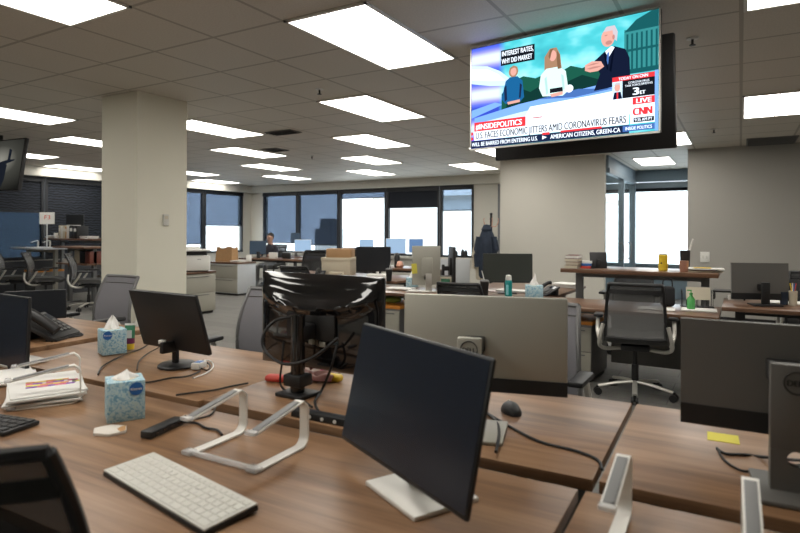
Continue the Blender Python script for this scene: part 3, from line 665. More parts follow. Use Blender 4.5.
tri = MB(); t = bmesh.new(); t.faces.new([t.verts.new(sp(u, v) + Vector((0, TY, 0))) for u, v in ((.43, .945), (.455, .963), (.43, .981))]); tri._add(t, None, EM['white']); tri.build('ticker_arrow', None, scr, False)
cap('programme_text', 'INSIDE POLITICS', .852, .974, .028, .12, 'white', .0004); cap('banner_text', 'TODAY ON CNN', .82, .543, .026, .135, 'white', .0005); cap('board_text', 'CORONAVIRUS', .865, .583, .018, .095, 'white'); cap('board_text', 'TASK FORCE BRIEFING', .85, .607, .018, .125, 'white')
cap('hour_text', '3', .885, .682, .062, .03, 'white', .003); cap('hour_text', 'ET', .918, .682, .03, .025, 'white', .001); cap('live_text', 'LIVE', .90, .755, .040, .07, 'white', .001); cap('channel_text', 'CNN', .887, .855, .065, .09, 'red', .005); cap('clock_text', '9:35 AM PT', .895, .907, .026, .08, 'white', .0004)
# drop pole and the second set hanging back to back
pole = thing('ceiling_mount', 'black ceiling pole and bracket that holds the two back-to-back televisions', 'mount', (TVP.x + .18, TVP.y + .14, CEIL))
MB().cyl((0, 0, 0), (0, 0, -.40), .025).build('pole', M['black'], pole); MB().bx(-.1, .1, -.1, .1, -.012, -.001).build('ceiling_plate', M['black'], pole, False)
MB().box((0, .0, -.38), (.3, .27, .2), bev=.01).build('bracket', M['black'], pole)
tv2 = thing('television', 'black back of the second television behind the news screen', 'television', (-.96, 3.98, 2.235), R(180 - 4.5))
MB().box((0, 0, 0), (1.23, .045, .70), (R(-7), 0, 0), bev=.01).box((0, .035, 0), (.8, .06, .45), (R(-7), 0, 0), bev=.02).build('housing', M['black'], tv2)
MB().box((0, -.025, 0), (1.20, .003, .67), (R(-7), 0, 0)).build('screen', M['screen_off'], tv2, False)
# far silhouette screen
pR = atd(23.5, 164, 7.6)
tvl = thing('television', 'hung screen at the picture edge showing a dark silhouette on grey', 'television', (pR.x - .61 * math.cos(R(5)), pR.y - .61 * math.sin(R(5)), pR.z), R(5))
MB().box((0, 0, 0), (1.23, .05, .705), (R(-8), 0, 0), bev=.006).build('housing', M['black'], tvl)
def grey_pic():
    m = bpy.data.materials.new('grey_broadcast'); m.use_nodes = True; nt = m.node_tree
    for n in list(nt.nodes): nt.nodes.remove(n)
    e = nt.nodes.new('ShaderNodeEmission'); o = nt.nodes.new('ShaderNodeOutputMaterial'); nt.links.new(e.outputs[0], o.inputs[0])
    tc = nt.nodes.new('ShaderNodeTexCoord'); mp = nt.nodes.new('ShaderNodeMapping'); mp.inputs['Location'].default_value = (-.62, 0, -.60); mp.inputs['Scale'].default_value = (1, 0, 1)
    g = nt.nodes.new('ShaderNodeTexGradient'); g.gradient_type = 'SPHERICAL'; nt.links.new(tc.outputs['Generated'], mp.inputs[0]); nt.links.new(mp.outputs[0], g.inputs[0])
    r = ramp(nt, [(.35, (.008, .008, .007)), (.7, (.04, .04, .034)), (.97, (.19, .185, .16))]); nt.links.new(g.outputs['Fac'], r.inputs[0]); nt.links.new(r.outputs[0], e.inputs[0]); return m
sc2 = MB().box((0, -.027, 0), (1.20, .003, .68), (R(-8), 0, 0)).build('screen', grey_pic(), tvl, False)
b = MB()
def sil(pts):
    t = bmesh.new(); t.faces.new([t.verts.new((x, -.0300 + z * math.tan(R(8)), z)) for x, z in pts]); b._add(t, None, EM['black'])
sil([(x + .10, z) for x, z in [(-.05, -.05), (.02, .0), (.10, -.02), (.20, .02), (.34, .05), (.36, .07), (.26, .07), (.27, .2), (.21, .22), (.20, .07), (-.05, .03)]])
sil([(x + .12, z) for x, z in [(.02, -.30), (.10, -.32), (.16, -.2), (.18, .0), (.10, .05), (.0, .0), (.0, -.15)]])
b.build('silhouette', EM['black'], sc2, False)
MB().cyl((0, .07, .2), (0, .07, CEIL - pR.z), .022).box((0, .05, .0), (.25, .06, .25)).build('mount_pole', M['black'], tvl)

# ------------------------------------------------------------------ small things on the near desks
def laptop_stand(label, loc, rz=0., w=.235, front=.10, rear=.135):
    o = thing('laptop_stand', label, 'laptop stand', loc, rz, 'folded aluminium laptop stands')
    for s in (-1, 1):
        x = s * w / 2
        pth = [(x, -.105, .004), (x, .07, .004)] + [(x, .07 + .03 * math.sin(a), .034 - .03 * math.cos(a)) for a in [R(k * 15) for k in range(1, 7)]] + [(x, .10, rear - .03)]
        pth += [(x, .10 - .02 * (1 - math.cos(a)) , rear - .03 + .025 * math.sin(a)) for a in [R(k * 18) for k in range(1, 5)]] + [(x, .08, rear)]
        pth += [(x, -.115, front)]
        MB().strip(pth, .030, .005).build('side_strip', M['alu_matte'], o)
        dz = (rear - front) / .195
        MB().box((x, -.02, (front + rear) / 2 + .0045), (.022, .17, .003), (math.atan(dz), 0, 0), bev=.001).build('rubber_pad', M['pad'], o, label='grey rubber pad on the arm')
        MB().box((x, -.118, front + .004), (.034, .02, .012), bev=.004).build('front_stop', M['clear'], o, label='clear plastic stop')
        MB().box((x, -.108, .009), (.036, .03, .014), bev=.005).build('end_cap', M['clear'], o, label='clear plastic end cap')
    MB().cyl((-w / 2, -.108, .009), (w / 2, -.108, .009), .008, n=12).build('cross_bar', M['clear'], o, label='clear plastic cross bar')
    return o
ls = laptop_stand('silver laptop stand beside the white keyboard', (-1.195, 1.19, DESK), R(2))
dup(ls, (-2.20, 1.18, DESK), R(-30), 'silver laptop stand over the paper pile')
dup(ls, (-.098, 1.25, DESK), R(1), 'silver laptop stand cut by the lower picture edge')

# white keyboard
kb = thing('keyboard', 'white full-size keyboard with black underside on the front desk', 'keyboard', (-1.147, .905, DESK), R(-9))
MB().box((0, 0, .008), (.46, .135, .014), (R(3), 0, 0), bev=.004).build('base', M['black'], kb)
MB().box((0, 0, .0165), (.456, .131, .004), (R(3), 0, 0), bev=.001).build('top_plate', M['key'], kb)
rows = [(.05, 20, .014), (.029, 18, .0175), (.009, 18, .0175), (-.011, 18, .0175), (-.031, 17, .0175), (-.051, 12, .0175)]
ks = []
for (y, n, d) in rows:
    for k in range(n):
        wk = .44 / n; x = -.22 + wk * (k + .5)
        MB().box((x, y, 0.0182 + y * .052), (wk - .0028, d, .004), (R(3), 0, 0), bev=.001, seg=1).build('key', M['key'], kb, False) if len(ks) < 100 else None
        ks.append(1)
rest = MB(); cnt = 0
for (y, n, d) in rows:
    for k in range(n):
        cnt += 1
        if cnt > 100: rest.box((-.22 + .44 / n * (k + .5), y, 0.0182 + y * .052), (.44 / n - .0028, d, .004), (R(3), 0, 0), bev=.001, seg=1)
r_ = rest.build('key', M['key'], kb, False); r_['kind'] = 'stuff'
kb2 = thing('keyboard', 'black keyboard corner at the picture edge beside the paper pile', 'keyboard', (-2.10, .90, DESK), R(12))
MB().box((0, 0, .008), (.40, .12, .014), bev=.004).build('base', M['black'], kb2)
for r in range(4):
    for k in range(12): MB().box((-.176 + .032 * k, -.042 + r * .028, .0175), (.027, .022, .005), bev=.0015, seg=1).build('key', M['black'], kb2, False)
ms = thing('computer_mouse', 'black wireless mouse on the walnut desk by the silver-backed monitor', 'mouse', (-.676, 1.905, DESK), R(40))
def msf(u, v):
    a = u * 2 * PI; q = v * PI / 2
    return Vector((.032 * math.cos(a) * math.cos(q) * (1 + .08 * math.sin(a)), .055 * math.sin(a) * math.cos(q), .036 * math.sin(q)))
MB().grid(msf, 28, 8).build('shell', M['black'], ms)
MB().box((0, .028, .031), (.006, .016, .008), (R(-25), 0, 0), bev=.002).build('scroll_wheel', M['alu'], ms)

def tissue_box(label, loc, rz, w=.112, d=.112, h=.128, logo=True, group='blue tissue boxes', tuft=1., lx=.19):
    o = thing('tissue_box', label, 'tissue box', loc, rz, group)
    MB().box((0, 0, h / 2), (w, d, h), bev=.002).build('carton', M['kbox'], o)
    MB().lathe([(.036, 0), (.036, .0008)], (0, 0, h)).build('opening', M['cream'], o)
    rr = random.Random(len(label))
    ph = [rr.uniform(0, 6) for _ in range(6)]
    def tf(u, v):
        a = u * 2 * PI; r = .030 * (1 - v) ** .8 * (1 + .35 * math.sin(3 * a + ph[0] + v * 3) + .2 * math.sin(5 * a + ph[1])) + .002
        return Vector((r * math.cos(a) * 1.1 + .012 * v * math.sin(ph[2]), r * .7 * math.sin(a) + .01 * v, h + .0009 + v * .052 * tuft * (1 + .25 * math.sin(a * 2 + ph[3]))))
    MB().grid(tf, 30, 10).build('tissue', M['tissue'], o)
    if logo:
        MB().lathe([(.021, 0), (.021, .0008)], (w * lx, -d / 2 - .0006, h * .80), 28, axis=(0, -1, 0)).build('brand_badge', M['blue'], o, label='round blue badge on the carton')
        text('badge_text', 'Kleenex', .012, (w * lx - .017, -d / 2 - .0018, h * .80 - .004), (PI / 2, 0, 0), M['white'], o, width=.034)
    return o
pA = at(122, 420, DESK)
tissue_box('upright blue mottled tissue box on the front desk', (-1.762, 1.189, DESK), R(61), tuft=.42, lx=.26)
tissue_box('blue tissue box with a tall tissue beside the green tube', (-2.735, 1.775, DESK), R(70), .112, .108, .122, tuft=1.05, lx=-.30)
# green cream tube
tb = thing('cream_tube', 'green squeeze tube standing on its cap beside a tissue box', 'tube', at(130, 349, DESK), R(35))
MB().lathe([(.020, 0), (.021, .004), (.021, .026), (.019, .03)], n=20).build('cap', M['yellow'], tb)
def tbf(u, v):
    a = u * 2 * PI; return Vector((.023 * math.cos(a) * (1 + .12 * v), .021 * math.sin(a) * (1 - .93 * v), .03 + .095 * v))
MB().grid(lambda u, v: tbf(u, .0 + .3 * v), 24, 4).build('lower_print', M['plum'], tb); MB().grid(lambda u, v: tbf(u, .3 + .7 * v), 24, 8).build('body', M['green_label'], tb)
MB().bx(-.026, .026, -.002, .002, .124, .134).build('crimp', M['white'], tb, False); MB().bx(-.014, .014, -.0175, -.0155, .06, .10).build('printed_label', M['white'], tb, False)
# coaster and hub
cs = thing('coaster', 'white and tan hexagonal coaster on the front desk', 'coaster', (-1.665, 1.075, DESK), R(20))
hexa = [(.055 * math.cos(R(60 * k)), .046 * math.sin(R(60 * k))) for k in range(6)]
MB().prism(hexa, .009, Matrix.Identity(4), bev=.001).build('slab', mat('white_stone', (.72, .67, .60), .6), cs)
MB().prism([(.018, .03), (.026, .0385), (.053, .0), (.045, -.014), (.02, .005)], .0008, Matrix.Translation((0, 0, .0091))).build('cork_inlay', M['cork'], cs)
hb = thing('usb_hub', 'black bar-shaped cable hub beside the silver laptop stand', 'hub', (-1.533, 1.165, DESK), R(102))
MB().box((0, 0, .012), (.15, .042, .022), bev=.004).build('body', M['black'], hb)
for k in range(4): MB().box((-.05 + .033 * k, -.0215, .013), (.015, .002, .007)).build('socket', M['gloss'], hb, False)
def cable(label, pts, r=.0035, m='cable', name='power_cable'):
    return tag(MB().tube(pts, r, n=8, smooth=6).build(name, M[m]), label, 'cable')
Z = DESK + .0037
def pc(x, y, dz=0): p = at(x, y, DESK); return (p.x, p.y, Z + dz)
cable('black lead running from the cable hub under the laptop stand', [pc(184, 425, .005), pc(196, 424), pc(206, 429), pc(217, 431), pc(222, 436)])
cable('short grey lead curling up behind the cable hub', [pc(182, 424, .008), pc(195, 420), pc(208, 417), pc(214, 412), pc(216, 406, .01)], .003)
cable('black pointed lead lying across the desk joint behind the laptop stand', [pc(176, 396), pc(190, 394), pc(214, 391), pc(232, 387), pc(248, 384)], .0035)
cable('long black cable crossing the desk from the silver-backed monitor to the desk joint', [pc(487, 414), pc(510, 428), pc(540, 443), pc(575, 452), pc(597, 461), pc(602, 471)], .0045)
cable('black cable looping down beside the near dark screen', [pc(487, 415, .004), pc(497, 425, .004), pc(499, 440, .013), pc(496, 458, .013)], .0045)
cable('black cable running from the thin monitor toward the tissue box', [pc(98, 375), pc(104, 366), pc(125, 355), pc(142, 349), pc(154, 343, .02), pc(158, 338, .06)], .0035)
cable('thin black cable lying past the round monitor foot', [pc(137, 371), pc(139, 362), pc(148, 354), pc(160, 349, .01), pc(170, 344, .04)], .003)
cable('black cable trailing along the desk in front of the round monitor foot', [pc(132, 384), pc(150, 383), pc(170, 379), pc(188, 377), pc(200, 372)], .0035)
cable('white cable coiled beside the small white adapter', [pc(193, 379), pc(206, 374), pc(213, 368), pc(211, 362), pc(204, 361)], .003, 'white_cable')
cable('black cable looped beside the small white adapter', [pc(178, 370), pc(187, 367), pc(198, 368), pc(207, 371), pc(210, 366), pc(203, 361)], .003)
ad = thing('power_adapter', 'small white and blue adapter block behind the round monitor foot', 'adapter', at(199, 368, DESK), R(20)); MB().box((0, 0, .014), (.04, .07, .028), bev=.004).build('body', M['white'], ad); MB().box((0, 0, .0285), (.03, .04, .001)).build('label_plate', M['blue'], ad, False)
cable('black cable threaded through the hole of the dark curved monitor stand', [pc(717, 450), pc(726, 455), pc(745, 456), pc(760, 458), (.145, 1.70, DESK + .07), (.140, 1.655, DESK + .088), (.130, 1.60, DESK + .07), (.155, 1.56, DESK + .02)], .004)
cable('brown lead curving from a plug to the dark monitor stand', [pc(717, 449), pc(725, 462), pc(742, 472), pc(760, 472)], .003)
# cable hanging from the glossy monitor
def onp(x, z, y=1.66): return (x, y, z)
cable('thick black cable looping around the glossy monitor post', [aty(296, 316, 1.76), aty(275, 321, 1.70), aty(263, 336, 1.66), aty(266, 352, 1.65), aty(285, 364, 1.65), aty(312, 358, 1.66), aty(338, 338, 1.70)], .006)
cable('black cable dropping from the glossy monitor to the desk', [aty(337, 345, 1.74), aty(331, 368, 1.72), pc(322, 393, .01), pc(315, 402), pc(318, 412)], .005)
cable('thin black lead hanging along the monitor post', [aty(284, 340, 1.68), aty(282, 362, 1.67), pc(281, 392, .02), pc(298, 398), pc(312, 408)], .004)
ps = thing('power_strip', 'black power strip along the edge of the walnut desk', 'power strip', rowp(-1.14, 1.522, DESK), ROT); MB().box((0, 0, .012), (.30, .04, .024), bev=.003).build('body', M['black'], ps)
for k in range(4): MB().lathe([(.006, 0), (.006, .003)], (-.02 + .05 * k - .05, -.0215, .012), 10, axis=(0, -1, 0)).build('socket', M['white'], ps)
# toys and pouch behind the post
rd = thing('folded_pouch', 'red brown leather pouch open behind the monitor post', 'pouch', at(318, 380, DESK), R(15))
def pf(u, v):
    x = (u - .5) * .16; y = (v - .5) * .11; return Vector((x, y, .012 + .03 * abs(math.sin(u * 5 + v * 2)) * (1 - abs(2 * v - 1)) + .012 * math.sin(9 * v)))
MB().grid(pf, 24, 14, th=.006).build('leather', M['redbrown'], rd); MB().tube([(-.05, .03, .035), (0, .05, .07), (.05, .04, .05)], .006).build('strap', M['redbrown'], rd)
def blob(name, label, cat, x, y, m, d, rz=0., h=.02):
    p = at(x, y, DESK); o = MB().box((0, 0, h / 2 + .0), (d[0], d[1], h), bev=h * .45, seg=3).build(name, M[m]); return tag(o, label, cat, None, p, rz)
blob('foam_block', 'coral red foam block beside the black monitor post', 'block', 276, 381, 'red', (.085, .05), R(15), .026)
blob('foam_block', 'yellow foam block behind the near dark screen edge', 'block', 334, 381, 'yellow', (.075, .045), R(0), .03)
blob('foam_ball', 'pink foam ball between the pouch and the yellow block', 'ball', 325, 375, 'pink', (.04, .04), 0, .03)
blob('cup_cap', 'pale cyan cap against the monitor post', 'cap', 303, 379, 'cyan', (.03, .03), 0, .028)
# sticky note
p = at(723, 438, DESK); sn = MB().bx(-.042, .042, -.04, .04, 0, .0012).build('sticky_note', M['sticky'], None, False); tag(sn, 'yellow sticky note on the desk under the dark curved monitor', 'sticky note', None, p, R(3))
# paper pile
def pile(name, label, cat, loc, rz, n, w, d, seed, m='paper', group=None, th=.004):
    o = thing(name, label, cat, loc, rz, group); r = random.Random(seed)
    for k in range(n): MB().box((r.uniform(-.012, .012), r.uniform(-.012, .012), th * (k + .5)), (w, d, th * .94), (0, 0, r.uniform(-.09, .09))).build('sheet', M[m], o, False)
    return o
pp = pile('paper_pile', 'pile of papers topped by a coloured bar chart', 'papers', (-2.24, 1.185, DESK + .0075), R(-27), 6, .34, .235, 3, th=.006)
pal = ['orange', 'purple', 'yellow', 'pink', 'orange', 'purple', 'sticky', 'pink']
bars = MB()
for r in range(4):
    x = -.07
    for k in range(5):
        L = random.uniform(.02, .045); bars.box((-.045 + .026 * r, x + L / 2 + .01, .0364), (.02, L, .0006), m=M[pal[(r * 3 + k * 2) % 8]]); x += L + (.0 if random.random() < .6 else .012)
bars.build('printed_chart', None, pp, False); MB().box((.0, .095, .0364), (.06, .012, .0006), m=M['pad']).build('printed_caption', M['pad'], pp, False)
p2 = pile('loose_papers', 'crumpled loose papers under the blue screen at the picture edge', 'papers', at(6, 380, DESK), R(-20), 4, .24, .2, 8, th=.005)
# phone
def phone(label, loc, rz, s=1., m='black'):
    o = thing('desk_phone', label, 'phone', loc, rz)
    MB().box((0, .0, .05 * s), (.20 * s, .19 * s, .02 * s), (R(28), 0, 0), bev=.006).box((0, .06 * s, .045 * s), (.16 * s, .04 * s, .088 * s), bev=.006).box((0, -.07 * s, .006), (.18 * s, .05 * s, .012), bev=.003).build('body', M[m], o)
    MB().tube([(-.075 * s, -.085 * s, .045 * s), (-.078 * s, -.03 * s, .085 * s), (-.078 * s, .04 * s, .125 * s), (-.075 * s, .085 * s, .13 * s)], .022 * s, n=10).build('handset', M[m], o)
    MB().box((.04 * s, .035 * s, .083 * s), (.09 * s, .05 * s, .004), (R(28), 0, 0)).build('display', M['screen_blue'], o, False)
    for r in range(4):
        for k in range(3): MB().box((.005 * s + .028 * s * k, -.055 * s + .022 * s * r, .036 * s + .0117 * s * r), (.018 * s, .014 * s, .006), (R(28), 0, 0)).build('button', M['steel'], o, False)
    return o
phone('black desk phone with curved handset behind the blue screen', at(48, 338, DESK), R(120), 1.3)
cable('black coiled phone cord beside the desk phone', [(-3.33, 1.84, Z), (-3.30, 1.93, Z + .004), (-3.36, 1.99, Z), (-3.44, 1.97, Z + .01), (-3.45, 1.88, Z + .02)], .006, name='phone_cord')
monitor('low black screen behind the desk phone', at(36, 326, DESK), R(62), .34, .19, .135, R(8), back='black', col_mat='black', col=(.05, .03), off=.05, base=(.2, .14))

# ------------------------------------------------------------------ second bank of desks
ZC = .70
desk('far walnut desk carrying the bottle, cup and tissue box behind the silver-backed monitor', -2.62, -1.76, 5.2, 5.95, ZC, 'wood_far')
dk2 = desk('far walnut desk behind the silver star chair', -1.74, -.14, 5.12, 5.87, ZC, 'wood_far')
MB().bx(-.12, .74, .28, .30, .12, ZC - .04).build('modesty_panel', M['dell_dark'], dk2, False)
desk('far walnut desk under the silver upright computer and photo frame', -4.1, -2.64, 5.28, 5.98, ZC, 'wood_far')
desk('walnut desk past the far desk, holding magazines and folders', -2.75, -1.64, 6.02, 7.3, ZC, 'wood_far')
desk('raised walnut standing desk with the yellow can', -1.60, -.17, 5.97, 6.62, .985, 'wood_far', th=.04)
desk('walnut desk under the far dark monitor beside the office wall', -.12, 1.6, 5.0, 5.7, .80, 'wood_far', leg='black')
MB_ = None
# pedestal with cushion
def cabinet(label, loc, rz, w, d, h, n, m='cab', topm=None, side=None, name='file_cabinet', group=None):
    o = thing(name, label, 'cabinet', loc, rz, group)
    MB().bx(-w / 2, w / 2, -d / 2, d / 2, .04, h, bev=.003, m=M[side or m]).bx(-w / 2 + .02, w / 2 - .02, -d / 2 + .03, d / 2 - .02, 0, .04, m=M['black']).build('body', None, o)
    hh = (h - .07) / n
    for k in range(n):
        dr = MB().bx(-w / 2 + .006, w / 2 - .006, -d / 2 - .018, -d / 2, .05 + hh * k + .004, .05 + hh * (k + 1) - .004, bev=.003).build('drawer', M[m], o)
        MB().box((0, -d / 2 - .022, .05 + hh * (k + 1) - .03), (w * .7, .01, .012), bev=.003).build('handle', M['steel'], dr)
    if topm: MB().bx(-w / 2 - .01, w / 2 + .01, -d / 2 - .02, d / 2 + .01, h, h + .035, bev=.006).build('top', M[topm], o)
    return o
pd_ = cabinet('small drawer pedestal with orange seat pad under the far walnut desk', (-1.32, 5.62, 0), R(-4), .38, .5, .52, 2, 'cab', 'orange', 'steel')
pd2 = cabinet('drawer pedestal with orange pad low beside the glossy black monitor', (-3.35, 5.6, 0), R(0), .4, .5, .52, 2, 'cab', 'orange', 'steel')
p = Vector((-3.38, 5.55, .555)); sb = thing('snack_bag', 'colourful green and yellow snack bag on the orange pad', 'bag', p)
def sbf(u, v):
    a = u * 2 * PI; q = (v - .5) * PI; return Vector((.12 * math.cos(a) * math.cos(q), .09 * math.sin(a) * math.cos(q) * (1 + .2 * math.sin(3 * a)), .04 + .04 * math.sin(q)))
MB().grid(sbf, 20, 10).build('bag', mat('snack_print', (.28, .38, .08), .4, noise=.8, nscale=18), sb)
# computers on the far desks
mc = monitor('silver upright computer display seen from behind with a yellow note', (-3.0, 5.66, ZC), R(222), .32, .43, .285, R(0), th=.03, off=.10, back='dell_back', base=(.2, .18), col=(.07, .012), colh=.2, col_mat='alu')
MB().box((.14, .02, .25), (.06, .004, .11), (0, .1, R(0))).build('taped_note', M['sticky'], mc, False)
mb_ = monitor('narrow black display beside the silver upright computer', (-2.80, 5.90, ZC), R(126), .30, .40, .29, 0, th=.03, off=.09, back='black', base=(.2, .16), col=(.05, .03), col_mat='black')
monitor('wide dark screen with a painted greenish reflection beside the coat rack', (-2.13, 5.86, ZC), R(24), .52, .31, .275, R(3), th=.02, off=.07, face='screen_reflecting', base=(.2, .17), col=(.06, .02), col_mat='black')
monitor('dark monitor seen from behind before the grey office wall', (.13, 5.35, .80), R(200), .41, .285, .18, R(-3), th=.02, off=.10, back='dell_dark', base=(.2, .15), col=(.06, .025), col_mat='black', chin=.05, curve=.01, flush=True)
def cup(name, label, cat, loc, prof, m, lid=None, straw=None):
    o = thing(name, label, cat, loc); MB().lathe(prof, n=20).build('body', M[m], o); h = prof[-1][1]
    if lid: MB().lathe([(prof[-1][0] + .003, h), (prof[-1][0] + .003, h + .008), (prof[-1][0] * .8, h + .02)], n=20).build('lid', M[lid], o)
    if straw: MB().cyl((.0, 0, h), (straw, .0, h + .11), .004).build('straw', M['white'], o)
    return o
cup('drink_cup', 'tall black drink cup with lid and straw on the far desk', 'cup', at(484.5, 297, ZC), [(.032, 0), (.034, .01), (.045, .155)], 'black', 'steel', -.03)
o = cup('water_bottle', 'teal bottle with white cap on the far desk', 'bottle', at(508.5, 297.5, ZC), [(.034, 0), (.036, .01), (.036, .16), (.03, .175)], 'teal', None)
MB().lathe([(.03, .175), (.031, .19), (.026, .222), (.012, .228)], n=20).build('cap', M['white'], o); MB().bx(-.012, .012, -.0385, -.034, .03, .13).build('printed_stripe', M['cyan'], o, False)
tissue_box('pale blue tissue box with a big tissue beside the far desk phone', at(531.5, 299, ZC) + Vector((0, .08, 0)), R(20), .17, .14, .13, logo=False, tuft=1.9)
phone('black desk phone leaning up beside the far tissue box', at(546, 296, ZC) + Vector((0, .08, 0)), R(-40), .95)
ff = thing('photo_frame', 'small photo frame with green picture beside the silver upright computer', 'photo frame', at(443, 291, ZC) + Vector((0, .06, .0)), R(28))
MB().box((0, 0, .10), (.20, .015, .14), (R(-6), 0, 0), bev=.003).box((0, .04, .03), (.06, .07, .05)).build('frame', M['steel'], ff); MB().box((0, -.009, .105), (.17, .003, .10), (R(-6), 0, 0)).build('mat_board', M['cream'], ff, False); MB().box((0, -.0115, .105), (.10, .003, .055), (R(-6), 0, 0)).build('picture', M['green_label'], ff, False)
tissue_box('pale tissue box with a tall tissue before the silver upright computer', at(408, 287.5, ZC) + Vector((0, .1, 0)), R(20), .13, .12, .11, logo=False, tuft=1.7)
for i, (x, y, lab, n, w, d) in enumerate(((566, 287.5, 'stack of magazines and folders under the raised standing desk', 7, .30, .24), (512, 291.5, 'thin papers lying behind the teal bottle', 2, .34, .2), (463, 289.5, 'white papers on the desk behind the black framed chair', 2, .3, .2), (398, 290, 'white papers scattered before the pale tissue box', 3, .3, .2), (415, 292, 'white sheets at the foot of the silver upright computer', 2, .24, .18))):
    zz = ZC; pile('paper_stack', lab, 'papers', at(x, y, zz) + Vector((0, .05, 0)), R(10 * i - 15), n, w, d, 20 + i, th=.007)
# raised desk things
ZR = .985
bk = at(572.5, 269, ZR); base = Vector((-1.50, 6.12, ZR)); bookc = ['cream', 'carton', 'cream', 'paper']
for k in range(4):
    o = thing('hardback_book', ['bottom', 'second lowest', 'third', 'top'][k] + ' book of the pale stack on the raised standing desk', 'book', base + Vector((random.uniform(-.008, .008), 0, .034 * k)), R(random.uniform(-4, 4)), 'stacked books on the raised desk')
    MB().bx(-.063, .063, -.105, .105, .003, .031).build('pages', M[bookc[k]], o, False); MB().bx(-.065, .065, -.108, .11, 0, .003).bx(-.065, .065, -.108, .11, .031, .034).bx(-.065, .065, .105, .11, 0, .034).build('cover', M['redbrown' if k % 2 else 'steel'], o, False)
for k, (m, dz) in enumerate((('red', 0), ('blue', .03), ('paper', .055))):
    tag(MB().bx(-.05, .05, -.07, .07, 0, .026, bev=.002).build('notebook', M[m]), ['small red notebook beside the pale book stack', 'small blue notebook stacked beside the pale books', 'small white pad on the blue notebook'][k], 'notebook', None, (-1.375, 6.17, ZR + dz - (.004 if k else 0) + (.0 if k < 2 else .001)), R(6 * k))
tf_ = thing('picture_frame', 'black tablet frame standing on the raised desk by the glass doors', 'frame', aty(594, 267, 6.2).xyz if False else (-1.265, 6.18, ZR), R(25))
MB().box((0, 0, .085), (.17, .012, .168), (R(-12), 0, 0), bev=.004).box((0, -.018, .05), (.04, .03, .09), bev=.004).build('frame', M['black'], tf_)
def yp(x, Y): return aty(x, 270, Y)
yc = yp(663, 6.2); can = cup('drink_can', 'yellow can on the raised standing desk before the bright window', 'can', (yc.x, 6.2, ZR), [(.036, 0), (.043, .008), (.043, .150), (.036, .158)], 'yellow'); MB().lathe([(.037, .158), (.037, .164), (.03, .164)], n=20).build('rim', M['steel'], can); MB().lathe([(.008, 0), (.008, .003)], (-.01, -.0425, .075), 10, axis=(0, -1, 0)).build('printed_mark', M['black'], can)
q = yp(683.5, 6.15); pcup = cup('pen_cup', 'black pen cup with a white marker behind the copper tumbler', 'cup', (q.x, 6.32, ZR), [(.038, 0), (.04, .005), (.048, .20)], 'black'); MB().cyl((.015, 0, .10), (.07, 0, .315), .008).build('marker', M['white'], pcup)
cup('copper_tumbler', 'copper tumbler in front of the black pen cup', 'tumbler', (q.x + .005, 6.14, ZR), [(.034, 0), (.036, .005), (.042, .105)], 'copper')
for k, (x, Y, m, rz) in enumerate(((704, 6.25, 'cream', 12), (700, 6.28, 'redbrown', -8), (706, 6.22, 'paper', 5))):
    w_ = yp(x, Y); tag(MB().bx(-.15, .15, -.10, .10, 0, .012, bev=.002).build('magazine', M[m]), ['lowest magazine on the raised desk near the copper tumbler', 'red brown magazine in the pile near the copper tumbler', 'top white magazine of the pile near the copper tumbler'][k], 'magazine', None, (w_.x, Y + .0, ZR + .0125 * k), R(rz))
tag(MB().bx(-.07, .07, -.05, .05, 0, .006).build('sheet', M['yellow']), 'yellow sheet lying on the raised desk magazines', 'paper', None, (yp(702, 6.16).x, 6.17, ZR + .0385), R(10))
# things on the desk behind the star chair
q = aty(691, 300, 5.48); gb = cup('soap_bottle', 'green pump bottle on the white tray behind the star chair', 'bottle', (q.x, 5.48, ZC + .012), [(.030, 0), (.032, .006), (.031, .085), (.012, .11), (.012, .122)], 'green'); MB().lathe([(.014, .122), (.014, .134), (.004, .138)], n=14).cyl((0, 0, .134), (0, 0, .155), .004).bx(-.03, .006, -.006, .006, .152, .161).build('pump', M['green'], gb)
q = aty(695, 304, 5.5); tr = thing('paper_tray', 'white paper tray under the green pump bottle', 'tray', (q.x + .03, 5.50, ZC), R(3)); MB().box((0, 0, .006), (.27, .2, .012), bev=.003).build('tray', M['paper'], tr)
fs = thing('file_sorter', 'wire file sorter with a cream card behind the green bottle', 'file sorter', (-.33, 5.76, ZC), R(10))
for k in range(7): MB().tube([(-.12 + .04 * k, -.05, .005), (-.12 + .04 * k, -.05, .12), (-.12 + .04 * k, .05, .15), (-.12 + .04 * k, .05, .005)], .003, smooth=0).build('wire', M['black'], fs)
MB().bx(-.13, .13, -.06, .06, 0, .006).build('base', M['black'], fs, False); MB().box((0, -.062, .125), (.19, .005, .11), (R(-6), 0, 0)).build('card', M['cream'], fs, False)
hd = thing('handbag', 'small black bag standing behind the star chair on the desk', 'bag', (-.56, 5.66, ZC), R(15)); MB().box((0, 0, .09), (.12, .08, .18), bev=.03, seg=3).build('body', M['black_soft'], hd); MB().tube([(-.04, 0, .17), (-.03, 0, .24), (.03, 0, .24), (.04, 0, .17)], .006).build('strap', M['black_soft'], hd)
pile('loose_papers', 'bright sheets on the desk beside the star chair', 'papers', (-.62, 5.40, ZC), R(8), 2, .28, .2, 31)
